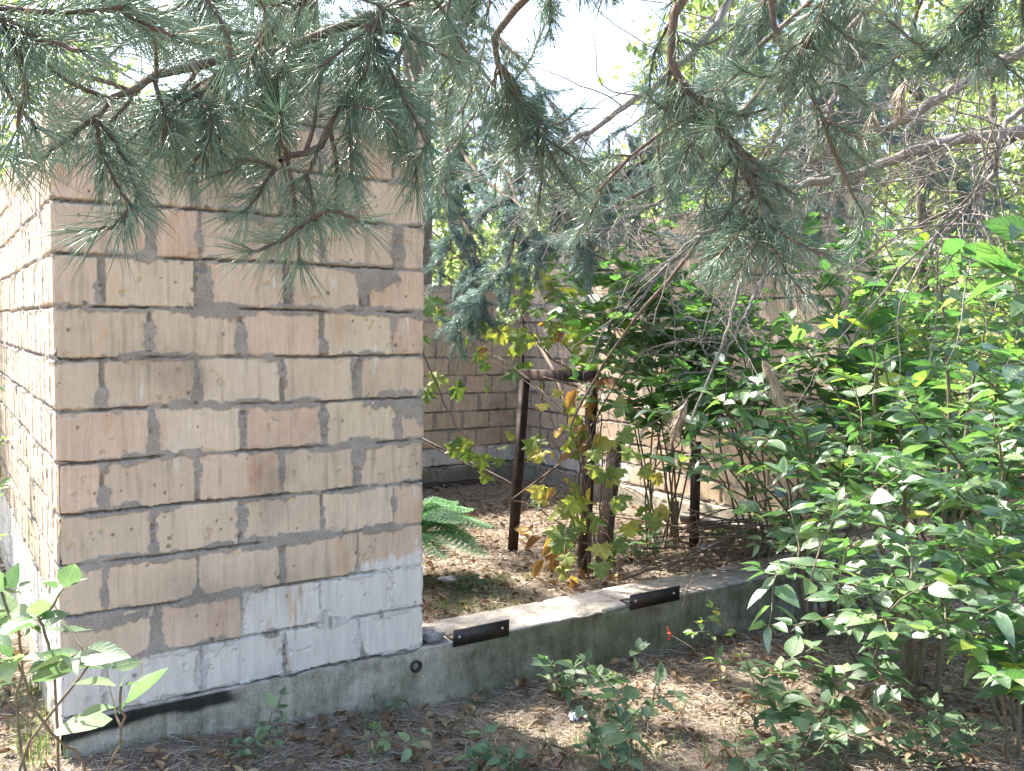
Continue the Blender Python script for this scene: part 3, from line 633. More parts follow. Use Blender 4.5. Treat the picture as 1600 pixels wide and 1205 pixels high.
# --- the shrubs on the right: feet on the ground, tips where the photo shows the sprays
def pxs(lst): return [W(*t) for t in lst]
SH = 'leafy shrubs right of the enclosure'
shrub('shrub', 'tall forked shrub whose bare stem splits in a wide Y at the right', onground(1440, 1085), pxs([(1330,430,3.5),(1560,470,3.5),(1450,380,3.4),(1240,520,3.4),(1600,620,3.2),(1380,560,3.0)]), G(21), .085, side=8, sl=.34, lead=.4, r0=.010, cat='shrub', group=SH)
shrub('shrub', 'low spreading shrub with sunlit pale leaves reaching over the plinth', onground(1600, 1120), pxs([(1190,890,2.5),(1270,790,2.6),(1390,900,2.4),(1500,830,2.4),(1340,960,2.35),(1580,940,2.3),(1460,980,2.3),(1230,900,2.5)]), G(22), .072, mat_='leaf_glare', side=8, sl=.24, lead=.5, rr=(.2, .95), cat='shrub', group=SH)
shrub('shrub', 'dense bluish green shrub over the far end of the plinth', onground(1290, 985), pxs([(1110,610,3.5),(1180,690,3.5),(1260,720,3.2),(1320,680,3.3),(1100,700,3.6),(1230,640,3.5),(1380,760,3.2),(1160,800,3.4),(1290,800,3.1),(1330,850,3.0),(1050,640,3.7),(1040,720,3.7),(1130,570,3.7)]), G(23), .080, mat_='leaf_glare', side=5, sl=.26, lead=.45, cat='shrub', group=SH)
shrub('shrub', 'upright shrub growing through the enclosure with backlit leaves against the end wall', P(3.3, 1.1, float(zg(*P(3.3, 1.1, 0)[:2]))), pxs([(960,400,4.6),(1010,450,4.5),(930,540,4.6),(1090,540,4.4),(1170,480,4.5),(900,470,4.8),(1000,360,4.8),(1040,600,4.2),(890,430,4.9),(980,500,4.2),(1120,600,4.1)]), G(24), .112, side=12, sl=.34, lead=.6, step=.075, r0=.005, rr=(.3, .95), cat='shrub', group=SH)
shrub('shrub', 'leafy shrub at the right edge with leaves against the light', onground(1560, 1000), pxs([(1480,600,3.6),(1560,560,3.4),(1600,700,3.3),(1520,720,3.5),(1440,760,3.6),(1590,820,3.2),(1650,500,3.4)]), G(25), .085, side=9, sl=.3, lead=.4, cat='shrub', group=SH)
shrub('shrub', 'bright shrub between the end wall and the forked shrub', P(4.9, .3, float(zg(*P(4.9, .3, 0)[:2]))), pxs([(1340,480,5),(1400,560,5),(1300,580,4.8),(1450,480,5.2),(1380,660,4.8),(1280,660,4.7),(1490,640,5),(1360,400,5.3)]), G(26), .10, side=10, sl=.4, lead=.35, rr=(.3, 1), cat='shrub', group=SH)
shrub('shrub', 'yellow green shrub behind the forked shrub at the far right', np.r_[3.9, 5.6, float(zg(3.9, 5.6))], pxs([(1500,420,6),(1580,480,5.6),(1560,600,5.5),(1640,400,5.5),(1460,560,6),(1600,340,6),(1420,420,6.4),(1520,520,6)]), G(27), .10, side=12, sl=.45, lead=.3, rr=(.4, 1), cat='shrub', group=SH)
shrub('shrub', 'overhanging shrub with large close leaves in the upper right corner', np.r_[2.2, 1.75, float(zg(2.2, 1.75))], pxs([(1560,420,2.1),(1600,370,1.9),(1500,400,2.3),(1640,480,2.0),(1590,560,2.2)]), G(28), .105, side=3, sl=.2, lead=.72, rr=(.1, .8), cat='shrub', group=SH)
shrub('shrub', 'low leafy clump on dappled litter at the lower right edge', onground(1590, 1190), pxs([(1520,1010,2.3),(1590,1050,2.2),(1600,960,2.3),(1640,1080,2.2)]), G(29), .075, side=6, sl=.2, lead=.35, cat='shrub', group=SH)
shrub('shrub', 'shaded shrub foot hanging down before the end of the plinth', onground(1330, 1060), pxs([(1240,980,2.9),(1370,1000,2.8),(1310,930,2.9)]), G(30), .07, side=2, sl=.2, lead=.45, rr=(0, .6), cat='shrub', group=SH)
shrub('shrub', 'broad leaved shrub hiding the near end of the end wall', P(4.15, .1, float(zg(*P(4.15, .1, 0)[:2]))), pxs([(1250,420,4.4),(1300,500,4.3),(1210,600,4.2),(1340,560,4.3),(1290,640,4.1),(1370,440,4.4),(1180,500,4.3),(1320,380,4.5),(1240,700,4.1),(1160,640,4.1)]), G(31), .105, side=7, sl=.3, lead=.4, rr=(.2, .95), cat='shrub', group=SH)
shrub('shrub', 'thin shrub rising in front of the forked shrub at the right edge', onground(1640, 1060), pxs([(1420,640,2.7),(1500,560,2.7),(1560,680,2.6),(1600,560,2.6),(1480,760,2.6),(1380,720,2.7),(1560,800,2.5),(1450,860,2.6)]), G(32), .08, mat_='leaf_glare', side=6, sl=.24, lead=.45, rr=(.1, .9), cat='shrub', group=SH)
shrub('shrub', 'slender shrub with arching sprays over the steel post', P(3.55, .55, float(zg(*P(3.55, .55, 0)[:2]))), pxs([(1000,560,4.3),(1060,500,4.2),(1130,520,4.1),(1020,640,4.1),(1090,600,4.0),(1170,560,4.0),(960,610,4.3),(1000,440,4.5),(1080,440,4.3),(940,500,4.5)]), G(33), .088, side=12, sl=.3, lead=.5, step=.06, rr=(.05, .9), r0=.0055, cat='shrub', group=SH)
# --- saplings and sprouts in front
shrub('sapling', 'broad leaved grey green sapling before the left corner of the pier', np.r_[W(110, 1190, 1.85)[:2], float(zg(*W(110, 1190, 1.85)[:2]))], pxs([(190,1070,1.6),(60,960,1.5),(20,1030,1.45),(110,1030,1.5),(5,930,1.6)]), G(41), .088, 'leaf_near', side=1, sl=.10, lead=.72, step=.10, r0=.004, cat='sapling')
shrub('sapling', 'sapling with small yellow green leaves at the left edge beside the side wall', np.r_[-2.1, 3.0, float(zg(-2.1, 3.0))], pxs([(5,690,3.3),(10,760,3.3),(-10,840,3.3),(8,960,3.1),(-20,600,3.3)]), G(42), .08, 'leaf', side=4, sl=.15, lead=.3, rr=(.4, .95), cat='sapling')
def low(label, px, py, tips, s, leaf=.07, T=OV, cat='seedling', m='leaf_near', **k):
    b = onground(px, py); tp = [b+np.array(t) for t in tips]; kw = dict(side=1, sl=.08, lead=.3, step=.075, r0=.004); kw.update(k)
    return shrub('seedling', label, b, tp, G(s), leaf, m, T, cat=cat, group='low seedlings in the needle litter', **kw)
low('broad leaved seedling against the foot of the mossy plinth', 880, 1095, [(0,-.05,.12),(.10,-.06,.10),(-.07,0,.09),(.18,-.1,.13)], 51, .085)
low('taller seedling leaning right of the one at the plinth foot', 985, 1130, [(.02,0,.26),(.10,0,.16),(-.08,-.04,.14),(.06,-.1,.10)], 52, .075)
low('leafy seedling cut by the bottom edge below the white scrap', 960, 1195, [(0,0,.20),(.09,-.03,.16),(-.1,0,.17),(.04,.05,.1),(-.05,-.08,.1)], 53, .085)
low('pale seedling at the bottom edge near the middle', 770, 1215, [(0,0,.08),(.07,0,.06),(-.07,0,.06)], 54, .08)
low('silvery leaved sprout on brown needles below the plinth', 590, 1185, [(0,0,.09),(.03,.02,.06),(-.03,-.02,.07)], 55, .05, rr=(.9, 1))
low('small green sprout under the whitewashed corner of the pier', 400, 1190, [(0,0,.07),(.05,0,.05),(-.05,0,.05)], 56, .055)
low('tiny green sprout hard against the concrete below the pipe sleeve', 592, 1122, [(0,0,.07),(.02,-.01,.05)], 57, .035)
low('large leaved seedling on dappled ground right of centre', 1235, 1150, [(-.12,0,.24),(.05,0,.27),(.18,0,.22),(-.04,-.1,.16),(.1,-.08,.14),(.26,-.03,.15)], 58, .10, side=3)
low('round leaved seedlings at the bottom edge right of centre', 1200, 1215, [(-.1,0,.13),(.05,0,.12),(.18,0,.12),(.3,.02,.1),(-.02,-.05,.1)], 59, .06, T=OVR, side=4)
low('round leaved seedling in the lower right corner', 1430, 1200, [(-.1,0,.12),(.05,0,.14),(.15,0,.1),(.25,.02,.12)], 60, .06, T=OVR, side=3)
low('thin sprig with few yellow leaves rising before the plinth', 1165, 1080, [(-.13,.05,.30),(-.2,.0,.22)], 61, .055, side=1, m='leaf', rr=(.7, 1))
low('short weed growing in the grass inside the enclosure', 740, 925, [(0,0,.07),(.06,0,.05),(-.07,0,.05)], 62, .05)
low('dark green seedling behind the plinth under the vine', 985, 872, [(0,0,.14),(.12,0,.1),(-.1,0,.1),(.2,0,.08)], 63, .09)
low('blue green seedling beside the thin black leg', 1140, 872, [(0,0,.16),(.12,0,.13),(-.1,0,.14),(.22,-.02,.10)], 64, .09)
# --- fern
fb = onground(690, 838); fb = P(1.62, 1.35, 0); fb[2] = float(zg(fb[0], fb[1]))
fern = empty('fern', fb, 'green fern fanning out from behind the brick pier', 'fern')
gg = G(70)
for k, (px, py, dd) in enumerate([(778,800,4.3),(745,772,4.5),(770,845,4.1),(720,760,4.6),(700,850,4.1),(735,790,4.2),(670,800,4.4),(690,770,4.8),(750,820,4.3)]):
    tp = W(px, py, dd); tp = tp+(tp-fb)*-.06+np.array([0, 0, -.05]); mid = (fb+tp)/2+np.array([0, 0, .17]); pts = curve([fb, mid, tp], 26)
    st = MB(); tube(st, pts, np.linspace(.0035, .001, len(pts)), 5); so_ = st.obj('frond', M['fern'], fern)
    lf = MB(); n = len(pts)
    for i in range(5, n):
        t = (i-5)/(n-5); ln = .11*math.sin(math.pi*min(1, (t*.85+.15)))**.7+.008; d = nrm(pts[min(i+1, n-1)]-pts[i-1]); s = nrm(np.cross(d, [0, 0, 1.]))
        for sg in (-1, 1):
            ax_ = nrm(s*sg+d*.35+np.array([0, 0, -.12])); m_ = 9; q = np.linspace(.05, 1, m_)[:, None]
            pp = pts[i]+ax_*q*ln
            for s2 in (-1, 1):
                inst(lf, OVL, pp, nrm(np.tile(d*s2+ax_*.5, (m_, 1))), np.tile([0, 0, 1.], (m_, 1))+gg.normal(size=(m_, 3))*.2, ln*.30*(1-q[:, 0]*.7)+.003, gg.random(m_))
    lf.obj('leaflets', M['fern'], so_)
# --- vine with lobed leaves on the frame and on the rear wall
def vine(label, stems, leaves, s, size=.10, rr=(0, 1), dry=0, T=LOB):
    g_ = G(s); pts0 = W(*stems[0][0]); root = empty('vine', np.r_[pts0[:2], float(zg(*pts0[:2]))], label, 'vine', 'climbing vines in the enclosure')
    st = MB(); lv = MB()
    SP = []
    for st_ in stems:
        c_ = curve([W(*p) for p in st_], 24, .03, int(g_.integers(1e6)))
        if SP:
            a_ = np.concatenate(SP); k_ = int(np.argmin(((a_-c_[0])**2).sum(1))); c_ = np.vstack([a_[k_:k_+1], c_])
        SP.append(c_); tube(st, c_, np.linspace(.006, .002, len(c_)), 5)
    SP = np.concatenate(SP)
    for (px, py, dd, n, sp) in leaves:
        c = W(px, py, dd)+g_.normal(size=(n, 3))*np.array([sp, sp*.8, sp*.8])
        nm_ = nrm(np.array([-.1, -.8, .55])+g_.normal(size=(n, 3))*.45); dr = nrm(np.array([0, -.25, -1.])+g_.normal(size=(n, 3))*.5)
        inst(lv, T, c, dr, nm_, size*g_.uniform(.6, 1.25, n), g_.uniform(rr[0], rr[1], n))
        for q in c:
            a_ = SP[int(np.argmin(((SP-q-np.array([0, 0, .05]))**2).sum(1)))]; m_ = (a_+q)/2+np.array([0, 0, .04])+g_.normal(size=3)*.01
            tube(st, curve([a_, m_, q+np.array([0, 0, .002])], 8), .0013, 4)
    st.obj('stem', M['twig'], root); lv.obj('foliage', M['vine_leaf'], root)
vine('vine with yellowing lobed leaves hanging down the steel frame', [[(905,905,4.4),(900,800,4.4),(870,700,4.5),(860,640,4.5)],[(930,900,4.4),(940,760,4.4),(935,640,4.45),(900,600,4.6)],[(885,905,4.4),(915,700,4.4),(985,560,4.4),(1060,430,4.4)],[(800,780,4.6),(850,800,4.5),(930,860,4.4)],[(850,590,4.7),(845,680,4.7),(855,740,4.6)]],
     [(830,690,4.9,3,.04),(945,735,4.3,2,.03),(885,755,4.3,3,.06),(850,765,4.3,3,.05),(925,865,4.2,2,.04),(1010,745,4.3,2,.05),(1018,790,4.2,2,.03),(880,640,4.6,4,.08),(925,680,4.4,5,.07),(900,810,4.3,4,.08),(865,800,4.3,3,.07),(920,780,4.2,5,.10),(880,840,4.2,4,.09),(860,720,4.5,4,.08),(960,800,4.2,4,.1),(955,720,4.2,4,.06),(1000,650,4.1,5,.09),(960,860,4.2,3,.06)], 81, .09, (.3, .86))
vine('pale green vine spread over the rear wall above the frame', [[(900,700,6.5),(870,600,6.4),(830,500,6.3),(790,440,6.3)],[(860,560,5.6),(830,520,5.6),(800,480,5.8),(700,470,6)],[(930,600,5.6),(870,520,5.6),(850,470,5.7)]],
     [(820,490,5.8,9,.22),(870,480,5.6,9,.2),(800,540,5.6,4,.12),(700,505,5.8,4,.12),(850,580,5.1,1,.03),(900,450,5.8,9,.25),(690,600,5.8,3,.08),(780,470,5.8,10,.25),(760,520,5.8,6,.2),(880,540,5.6,6,.2),(850,500,5.5,8,.2)], 82, .13, (0, .72))
vine('vine runner with small round leaves low across the rear wall', [[(640,680,5.5),(700,710,5.4),(760,740,5.3),(815,770,5.2)],[(640,500,5.6),(700,640,5.5),(735,690,5.4),(770,700,5.3)]],
     [(735,690,5.3,3,.07),(700,700,5.3,2,.05),(760,705,5.3,3,.06),(790,700,5.2,2,.04)], 83, .10, (.1, .7))
vine('withered vine with dry brown leaves draped over the steel leg', [[(920,905,4.35),(918,760,4.3),(930,640,4.3),(960,600,4.3)],[(905,900,4.35),(925,820,4.3),(900,770,4.3)],[(940,900,4.35),(900,690,4.35),(880,640,4.4)]],
     [(905,690,4.35,6,.05),(920,640,4.35,6,.05),(880,850,4.3,4,.06),(890,900,4.25,6,.06),(865,520,5.6,5,.05),(765,555,5.6,3,.04),(935,600,4.35,6,.05),(905,750,4.3,3,.05),(845,860,4.4,3,.05),(860,840,4.3,4,.05),(900,660,4.35,4,.05)], 84, .085, (.86, 1), T=OVC)
# --- bare twigs: the heap at the end of the plinth and loose sticks
heap = empty('twig_heap', P(3.0, .45, ZB-.05), 'heap of dark dead twigs on the plinth under the right hand shrubs', 'twigs')
g_ = G(90); q = MB()
for k in range(90):
    a = W(g_.uniform(1060, 1330), g_.uniform(800, 880), g_.uniform(3.9, 5.0)); a[2] = max(a[2], ZB-.02); d = nrm(D*g_.choice([-1, 1])+g_.normal(size=3)*np.array([.35, .35, .18]))
    br = branchlet(g_, a-d*.3, d, g_.uniform(.35, .9), 6, .25, -.01); br[:, 2] = np.maximum(br[:, 2], ZB-.12); tube(q, br, np.linspace(g_.uniform(.003, .007), .0015, len(br)), 5)
q.obj('twigs', M['twig'], heap); heap['label'] = 'heap of dark dead twigs lying across the far plinth under the shrubs'
def stick(label, pts, r, m='twig', s=1):
    q = MB(); tube(q, curve([W(*p) for p in pts], 16, .012, s), np.linspace(r, r*.45, 16 if False else len(curve([W(*p) for p in pts], 16))), 6)
    tag(q.obj('dead_stick', M[m]), label, 'stick')
stick('thin bare stick slanting low across the rear wall left of the frame', [(645,678,6.2),(700,705,6),(760,735,5.8),(815,765,5.6)], .010, s=2)
stick('dark stick leaning from the rear wall down to the frame top', [(840,535,6.6),(865,580,6),(885,640,5.6),(900,690,5.2)], .016, s=3)
stick('dead grey branch hanging down in front of the end wall', [(1175,360,3.6),(1150,470,3.6),(1120,560,3.6),(1080,660,3.6)], .010, 'greytwig', s=4)
stick('curved brown branch arching across the middle towards the frame', [(1120,330,3.6),(1060,420,3.7),(990,500,3.8),(930,590,4.0),(890,670,4.2)], .010, s=5)
stick('bare slanting stick at the end of the plinth', [(1255,870,3.7),(1300,920,3.5),(1360,1000,3.2)], .008, 'greytwig', s=6)
c = W(1048, 992, 3.45); ft = onground(1130, 1075); rl = empty('red_leaf', ft, 'tiny crimson leaf on a thin bent stalk before the plinth', 'leaf')
q = MB(); inst(q, OVC, c+G(5).normal(size=(3, 3))*.005, G(6).normal(size=(3, 3)), G(7).normal(size=(3, 3)), .034, np.zeros(3)); q.obj('blade', M['red'], rl)
q = MB(); tube(q, curve([ft, W(1090, 1020, 3.4), c], 10), .0014, 4); q.obj('stalk', M['stem'], rl)
# ================================================================ pines
def shoot(nb, tb, pts, g, nl=.075, dens=1500, w_=.00062, spread=1.05, rr=(0, .9), r=(.0036, .0022), start=0.0, sides=5, tuft=26):
    """one leafy shoot: a scaly twig ringed with long needles"""
    pts = np.asarray(pts); tube(tb, pts, np.linspace(r[0], r[1], len(pts)), sides, rough=.5)
    seg = np.linalg.norm(np.diff(pts, axis=0), axis=1); s = np.r_[0, np.cumsum(seg)]; L_ = s[-1]; n = max(8, int(L_*(1-start)*dens))
    ts = np.sort(g.uniform(L_*start, L_, n)); ts[-tuft:] = L_-g.random(tuft)*.006
    p = np.stack([np.interp(ts, s, pts[:, k]) for k in range(3)], 1)
    d = nrm(np.stack([np.interp(np.minimum(ts+.008, L_), s, pts[:, k])-np.interp(np.maximum(ts-.008, 0), s, pts[:, k]) for k in range(3)], 1))
    rd = g.normal(size=(n, 3)); rd = nrm(rd-(rd*d).sum(1, keepdims=True)*d)
    sp_ = spread*(1-.45*(ts/L_)**6)[:, None]*g.uniform(.6, 1.25, (n, 1))
    dr = nrm(d+rd*sp_+np.array([0, 0, -.10])); base = g.uniform(rr[0], rr[1])
    needles(nb, p, dr, nl*g.uniform(.75, 1.12, n), w_, np.clip(base*.5+g.uniform(rr[0], rr[1], n)*.5+(g.random(n) > .955)*.5, 0, 1), (g.random((n, 1))-.5)*.22, g)
def pine_branch(root, poly, r0, r1, shoots, s, nl=.075, dens=1500, w_=.00062, m='needle', bm='twig', rr=(0, .9), tw=14, extra=0, exlen=.12, label=None):
    """poly and shoots are photo positions with distance; extra = side shoots grown along the branch"""
    g = G(s); b = MB(); pts = curve([W(*p) if len(p) == 3 and not isinstance(p, np.ndarray) else p for p in poly], tw, .02, s)
    tube(b, pts, np.linspace(r0, r1, len(pts)), 8, rough=.35); nb = MB(); tb = MB()
    for sh in shoots: shoot(nb, tb, curve([W(*p) for p in sh], 10, .004, int(g.integers(1e6))), g, nl, dens, w_, rr=rr)
    for k in range(extra):
        i = int(g.integers(len(pts)//4, len(pts)-1)); d = nrm(nrm(pts[i+1]-pts[i])*.8+g.normal(size=3)*.75+np.array([0, 0, -.55]))
        br = branchlet(g, pts[i], d, exlen*g.uniform(.5, 1.4), 6, .35, -.05); shoot(nb, tb, br, g, nl, dens, w_, rr=rr, start=.25)
    if tb.n: merge(b, tb)
    o = b.obj('branch', M[bm], root)
    if label: o['label'] = label
    if nb.n: nb.obj('needles', M[m], o)
    return o
def taper_trunk(root, base, top, r0, r1, s, m='bark', name='trunk'):
    q = MB(); base = np.array(base, float); base = base-np.array([0, 0, .15]); pts = curve([base, base+(np.array(top)-base)*.33+G(s).normal(size=3)*.06, base+(np.array(top)-base)*.66+G(s+1).normal(size=3)*.06, top], 40, .02, s)
    rs = np.linspace(r0, r1, len(pts)); rs[:3] *= [1.35, 1.18, 1.06]; tube(q, pts, rs, 20, rough=.12); q.obj(name, M[m], root); return pts
# near pine: trunk out of frame to the right, its low boughs hang in front of the picture
tb0 = np.r_[2.7, 1.1, float(zg(2.7, 1.1))]
pine = empty('pine_tree', tb0, 'near pine with long blue green needles hanging across the top of the view', 'tree')
taper_trunk(pine, tb0, tb0+np.array([-.1, .1, 9]), .17, .05, 7)
A0 = W(1900, -700, 1.6)
NB = [
 # (branch polyline, r0, r1, shoots, extra)
 ([A0, W(1200,-320,1.6), W(760,-50,1.5), (640,0,1.45), (530,42,1.4), (390,90,1.35), (345,120,1.3), (310,145,1.25)], .013, .0035,
  [[(390,90,1.35),(430,130,1.33),(440,190,1.3)],[(345,120,1.3),(340,180,1.25),(345,240,1.25)],[(310,145,1.25),(270,175,1.2),(255,230,1.2)],[(375,92,1.35),(310,70,1.3),(250,60,1.25)],[(310,145,1.25),(330,200,1.2),(300,260,1.2)]], 18),
 ([A0, W(1100,-300,1.5), W(600,-80,1.35), (460,5,1.3), (390,75,1.3), (245,127,1.2), (170,155,1.12), (150,182,1.1)], .012, .0035,
  [[(150,182,1.1),(160,240,1.08),(200,320,1.06)],[(150,182,1.1),(100,220,1.05),(65,250,1.02)],[(205,325,1.06),(180,350,1.05),(150,362,1.04)],[(170,155,1.12),(110,130,1.05),(60,90,1.0)],[(245,127,1.2),(240,60,1.15),(200,10,1.1)],[(150,182,1.1),(190,240,1.1),(215,300,1.1)]], 16),
 ([A0, W(1100,-260,1.5), W(800,-90,1.4), (660,-20,1.35), (585,25,1.3), (575,45,1.3)], .013, .005,
  [[(575,45,1.3),(610,110,1.28),(645,180,1.26),(668,225,1.25)],[(575,45,1.3),(560,110,1.28),(555,170,1.28)],[(575,45,1.3),(530,80,1.26),(490,120,1.25)],[(575,45,1.3),(650,60,1.3),(700,90,1.3)],[(640,235,1.3),(650,260,1.3),(650,290,1.3)],[(668,225,1.25),(650,250,1.28),(640,235,1.3)]], 16),
 ([A0, W(900,-240,1.5), W(640,-40,1.4), (580,90,1.35), (545,150,1.3), (500,225,1.28), (455,238,1.26), (430,262,1.25)], .010, .0035,
  [[(480,275,1.26),(490,320,1.24),(495,345,1.22)],[(490,340,1.22),(440,375,1.18),(395,395,1.15)],[(430,262,1.25),(405,300,1.22),(385,330,1.2)],[(545,180,1.3),(548,230,1.28),(550,270,1.27)],[(500,225,1.28),(480,275,1.26)],[(490,340,1.22),(520,330,1.2),(560,345,1.18)],[(430,262,1.25),(390,250,1.22),(350,270,1.2)]], 12),
 ([A0, W(600,-300,1.1), W(100,-180,.9), (-40,-40,.82), (-10,20,.8)], .012, .006,
  [[(-10,20,.8),(60,60,.78),(130,80,.76)],[(-10,20,.8),(40,110,.8),(30,200,.82)],[(-60,150,.9),(-20,230,.9),(20,250,.9)],[(100,-40,.85),(190,20,.83),(270,60,.82)],[(-20,10,.8),(90,20,.8),(200,10,.8)],[(300,-30,1.0),(350,40,.98),(360,90,.98)],[(-30,60,.95),(10,140,.95),(60,200,.95)]], 8),
 ([A0, W(1000,-200,1.9), W(860,-40,2.0), (770,60,2.05), (800,130,2.1), (842,205,2.1), (848,240,2.1)], .012, .005,
  [[(842,205,2.1),(815,225,2.05),(795,240,2.0)],[(842,205,2.1),(880,190,2.1),(905,170,2.1)],[(848,240,2.1),(845,290,2.1),(840,330,2.1)],[(842,205,2.1),(870,260,2.1),(900,300,2.1)],[(760,60,2),(740,130,2),(720,180,2)],[(780,110,2.1),(740,180,2.1),(700,240,2.1)],[(800,130,2.1),(830,90,2.1),(850,40,2.1)]], 14),
 ([A0, W(1200,-200,1.8), W(1080,-30,1.8), (1050,60,1.8), (1062,120,1.8), (1110,170,1.78), (1150,240,1.75), (1180,300,1.7), (1180,340,1.68)], .013, .005,
  [[(1180,340,1.68),(1150,370,1.64),(1120,405,1.6)],[(1180,340,1.68),(1215,400,1.6),(1255,460,1.55)],[(1180,340,1.68),(1175,390,1.62),(1150,430,1.6)],[(1062,120,1.8),(1040,170,1.8),(1010,145,1.78)],[(1110,170,1.78),(1080,220,1.75),(1060,270,1.72)],[(1110,170,1.78),(1160,180,1.75),(1200,170,1.7)],[(1150,240,1.75),(1200,260,1.7),(1230,230,1.7)],[(1050,60,1.8),(1100,70,1.8),(1150,40,1.8)],[(1150,240,1.75),(1110,290,1.7),(1100,330,1.7)],[(1180,340,1.68),(1230,370,1.6),(1290,400,1.55)]], 14),
 ([A0, W(1200,-200,2.3), W(1300,-60,2.4), (1190,70,2.4), (1080,180,2.4), (990,240,2.4), (940,300,2.4)], .010, .004, [[(940,300,2.4),(920,340,2.4),(900,370,2.4)],[(1080,180,2.4),(1050,220,2.4),(1040,270,2.4)]], 9),
 ([A0, W(1200,-200,2.2), W(760,-60,2.4), (700,60,2.4), (730,160,2.4), (700,230,2.4)], .010, .004, [[(700,230,2.4),(690,270,2.4),(700,310,2.4)]], 9),
 ([A0, W(1500,-200,2.0), W(1230,-80,2.1), (1210,40,2.1), (1260,140,2.1), (1300,230,2.1), (1330,300,2.1)], .010, .004, [[(1330,300,2.1),(1350,340,2.1),(1340,380,2.1)],[(1260,140,2.1),(1310,130,2.1),(1350,160,2.1)]], 8),
 ([A0, W(1500,-200,1.9), W(1330,-60,1.9), (1280,20,1.9), (1250,90,1.9)], .009, .004, [[(1250,90,1.9),(1200,120,1.9),(1160,110,1.9)],[(1280,20,1.9),(1330,60,1.9),(1380,70,1.9)]], 10),
 ([A0, W(1650,-120,1.8), (1560,-20,1.8), (1500,40,1.8), (1460,90,1.8)], .009, .004, [[(1500,40,1.8),(1560,90,1.8),(1590,120,1.8)],[(1460,90,1.8),(1420,60,1.8),(1380,20,1.8)]], 12),
 ([A0, W(1000,-260,1.9), W(500,-120,1.9), (330,-20,1.9), (200,60,1.9)], .010, .004, [[(200,60,1.9),(140,110,1.9),(60,110,1.9)],[(330,-20,1.9),(300,80,1.9),(310,160,1.9)]], 26),
 ([A0, W(1000,-260,2.0), W(600,-90,2.0), (420,60,1.9), (300,170,1.9), (240,240,1.85)], .010, .004, [[(240,240,1.85),(220,280,1.85),(210,330,1.85)],[(300,170,1.9),(330,230,1.9),(380,260,1.9)]], 20),
 ([A0, W(1000,-200,1.7), W(700,-60,1.7), (640,40,1.7), (600,120,1.65), (560,210,1.6)], .009, .004, [[(560,210,1.6),(550,250,1.6),(555,300,1.6)],[(600,120,1.65),(640,160,1.6),(670,190,1.6)]], 14),
 ([A0, W(1000,-260,1.7), W(800,-120,1.7), (720,-20,1.7), (560,20,1.7), (480,110,1.7)], .010, .004, [[(480,110,1.7),(450,180,1.7),(420,220,1.7)],[(560,20,1.7),(600,130,1.7),(590,200,1.7)]], 24),
]
def W_left(pl): return pl[-1][0] < 700
for i, (pl, r0, r1, sh, ex) in enumerate(NB):
    pine_branch(pine, pl, r0, r1, sh, 100+i, nl=.074 if i < 12 else .07, dens=1150, extra=int(ex*(.8 if W_left(pl) else 1.9)), exlen=.13, w_=.0006)
# second conifer: blue green spray hanging behind the near pine, over the rear wall
def hang_spray(root, poly, s, nside, ln, nl=.045, dens=900, m='needle_blue', w_=.0008):
    g = G(s); b = MB(); nb = MB(); tb = MB(); pts = curve([W(*p) for p in poly], 24, .03, s); tube(b, pts, np.linspace(.016, .004, len(pts)), 7)
    for k in range(nside):
        i = int(g.integers(3, len(pts)-1)); d = nrm(nrm(pts[i+1]-pts[i])*.7+g.normal(size=3)*np.array([.7, .7, .45])+np.array([0, 0, -.35]))
        br = branchlet(g, pts[i], d, ln*g.uniform(.5, 1.3), 6, .4, -.06); shoot(nb, tb, br, g, nl, dens, w_, tuft=8, r=(.003, .0015), sides=4)
        for _ in range(2):
            b2 = branchlet(g, br[int(g.integers(1, 5))], nrm(d+g.normal(size=3)*.6), ln*.5, 5, .4, -.05); shoot(nb, tb, b2, g, nl, dens, w_, tuft=8, r=(.002, .0012), sides=4)
    merge(b, tb); o = b.obj('branch', M['twig'], root); nb.obj('needles', M[m], o)
# middle pine whose trunk shows above the end wall
mb_ = np.r_[W(1290, 600, 7.4)[:2], 0]; mb_[2] = float(zg(mb_[0], mb_[1]))
pm = empty('pine_tree', mb_, 'grey barked pine trunk rising behind the end wall of the enclosure', 'tree')
tp_ = taper_trunk(pm, mb_, mb_+np.array([.25, 0, 10]), .13, .06, 17)
# dead grey boughs crossing on the right
GR = [
 ([W(2200,150,2.2), (1700,205,2.7), (1600,208,2.7), (1500,218,2.7), (1420,240,2.7), (1330,272,2.7), (1250,292,2.7), (1180,318,2.7), (1090,370,2.7)], .026, .006),
 ([W(2200,-200,2.4), (1640,60,3.0), (1540,112,3.0), (1450,165,3.0), (1380,202,3.0), (1310,232,3.0), (1240,262,3.0)], .024, .008),
 ([W(1500,-300,2.6), (1190,-60,3.2), (1110,50,3.2), (1030,130,3.2), (950,185,3.2), (870,235,3.2), (840,262,3.2)], .018, .007),
 ([W(1600,-200,2.4), (1330,40,2.9), (1310,130,2.9), (1280,210,2.9), (1240,300,2.9), (1210,350,2.9)], .012, .005),
 ([W(2000,60,2.3), (1620,160,2.5), (1560,230,2.5), (1550,280,2.5), (1500,330,2.5), (1440,400,2.5)], .010, .004),
]
GR += [
 ([W(1290,240,7.0), (1200,270,5.5), (1100,290,4.6), (1000,330,4.2), (930,370,4.0)], .014, .004),
 ([W(1290,180,7.0), (1230,250,5.5), (1150,330,4.6), (1060,400,4.2), (1000,470,4.0)], .014, .004),
 ([W(1290,100,7.0), (1150,180,5.2), (1020,230,4.6), (920,290,4.3), (880,340,4.2)], .014, .004),
 ([W(1290,300,7.0), (1240,380,5.0), (1190,440,4.2), (1150,520,4.0), (1100,600,3.9)], .012, .003),
]
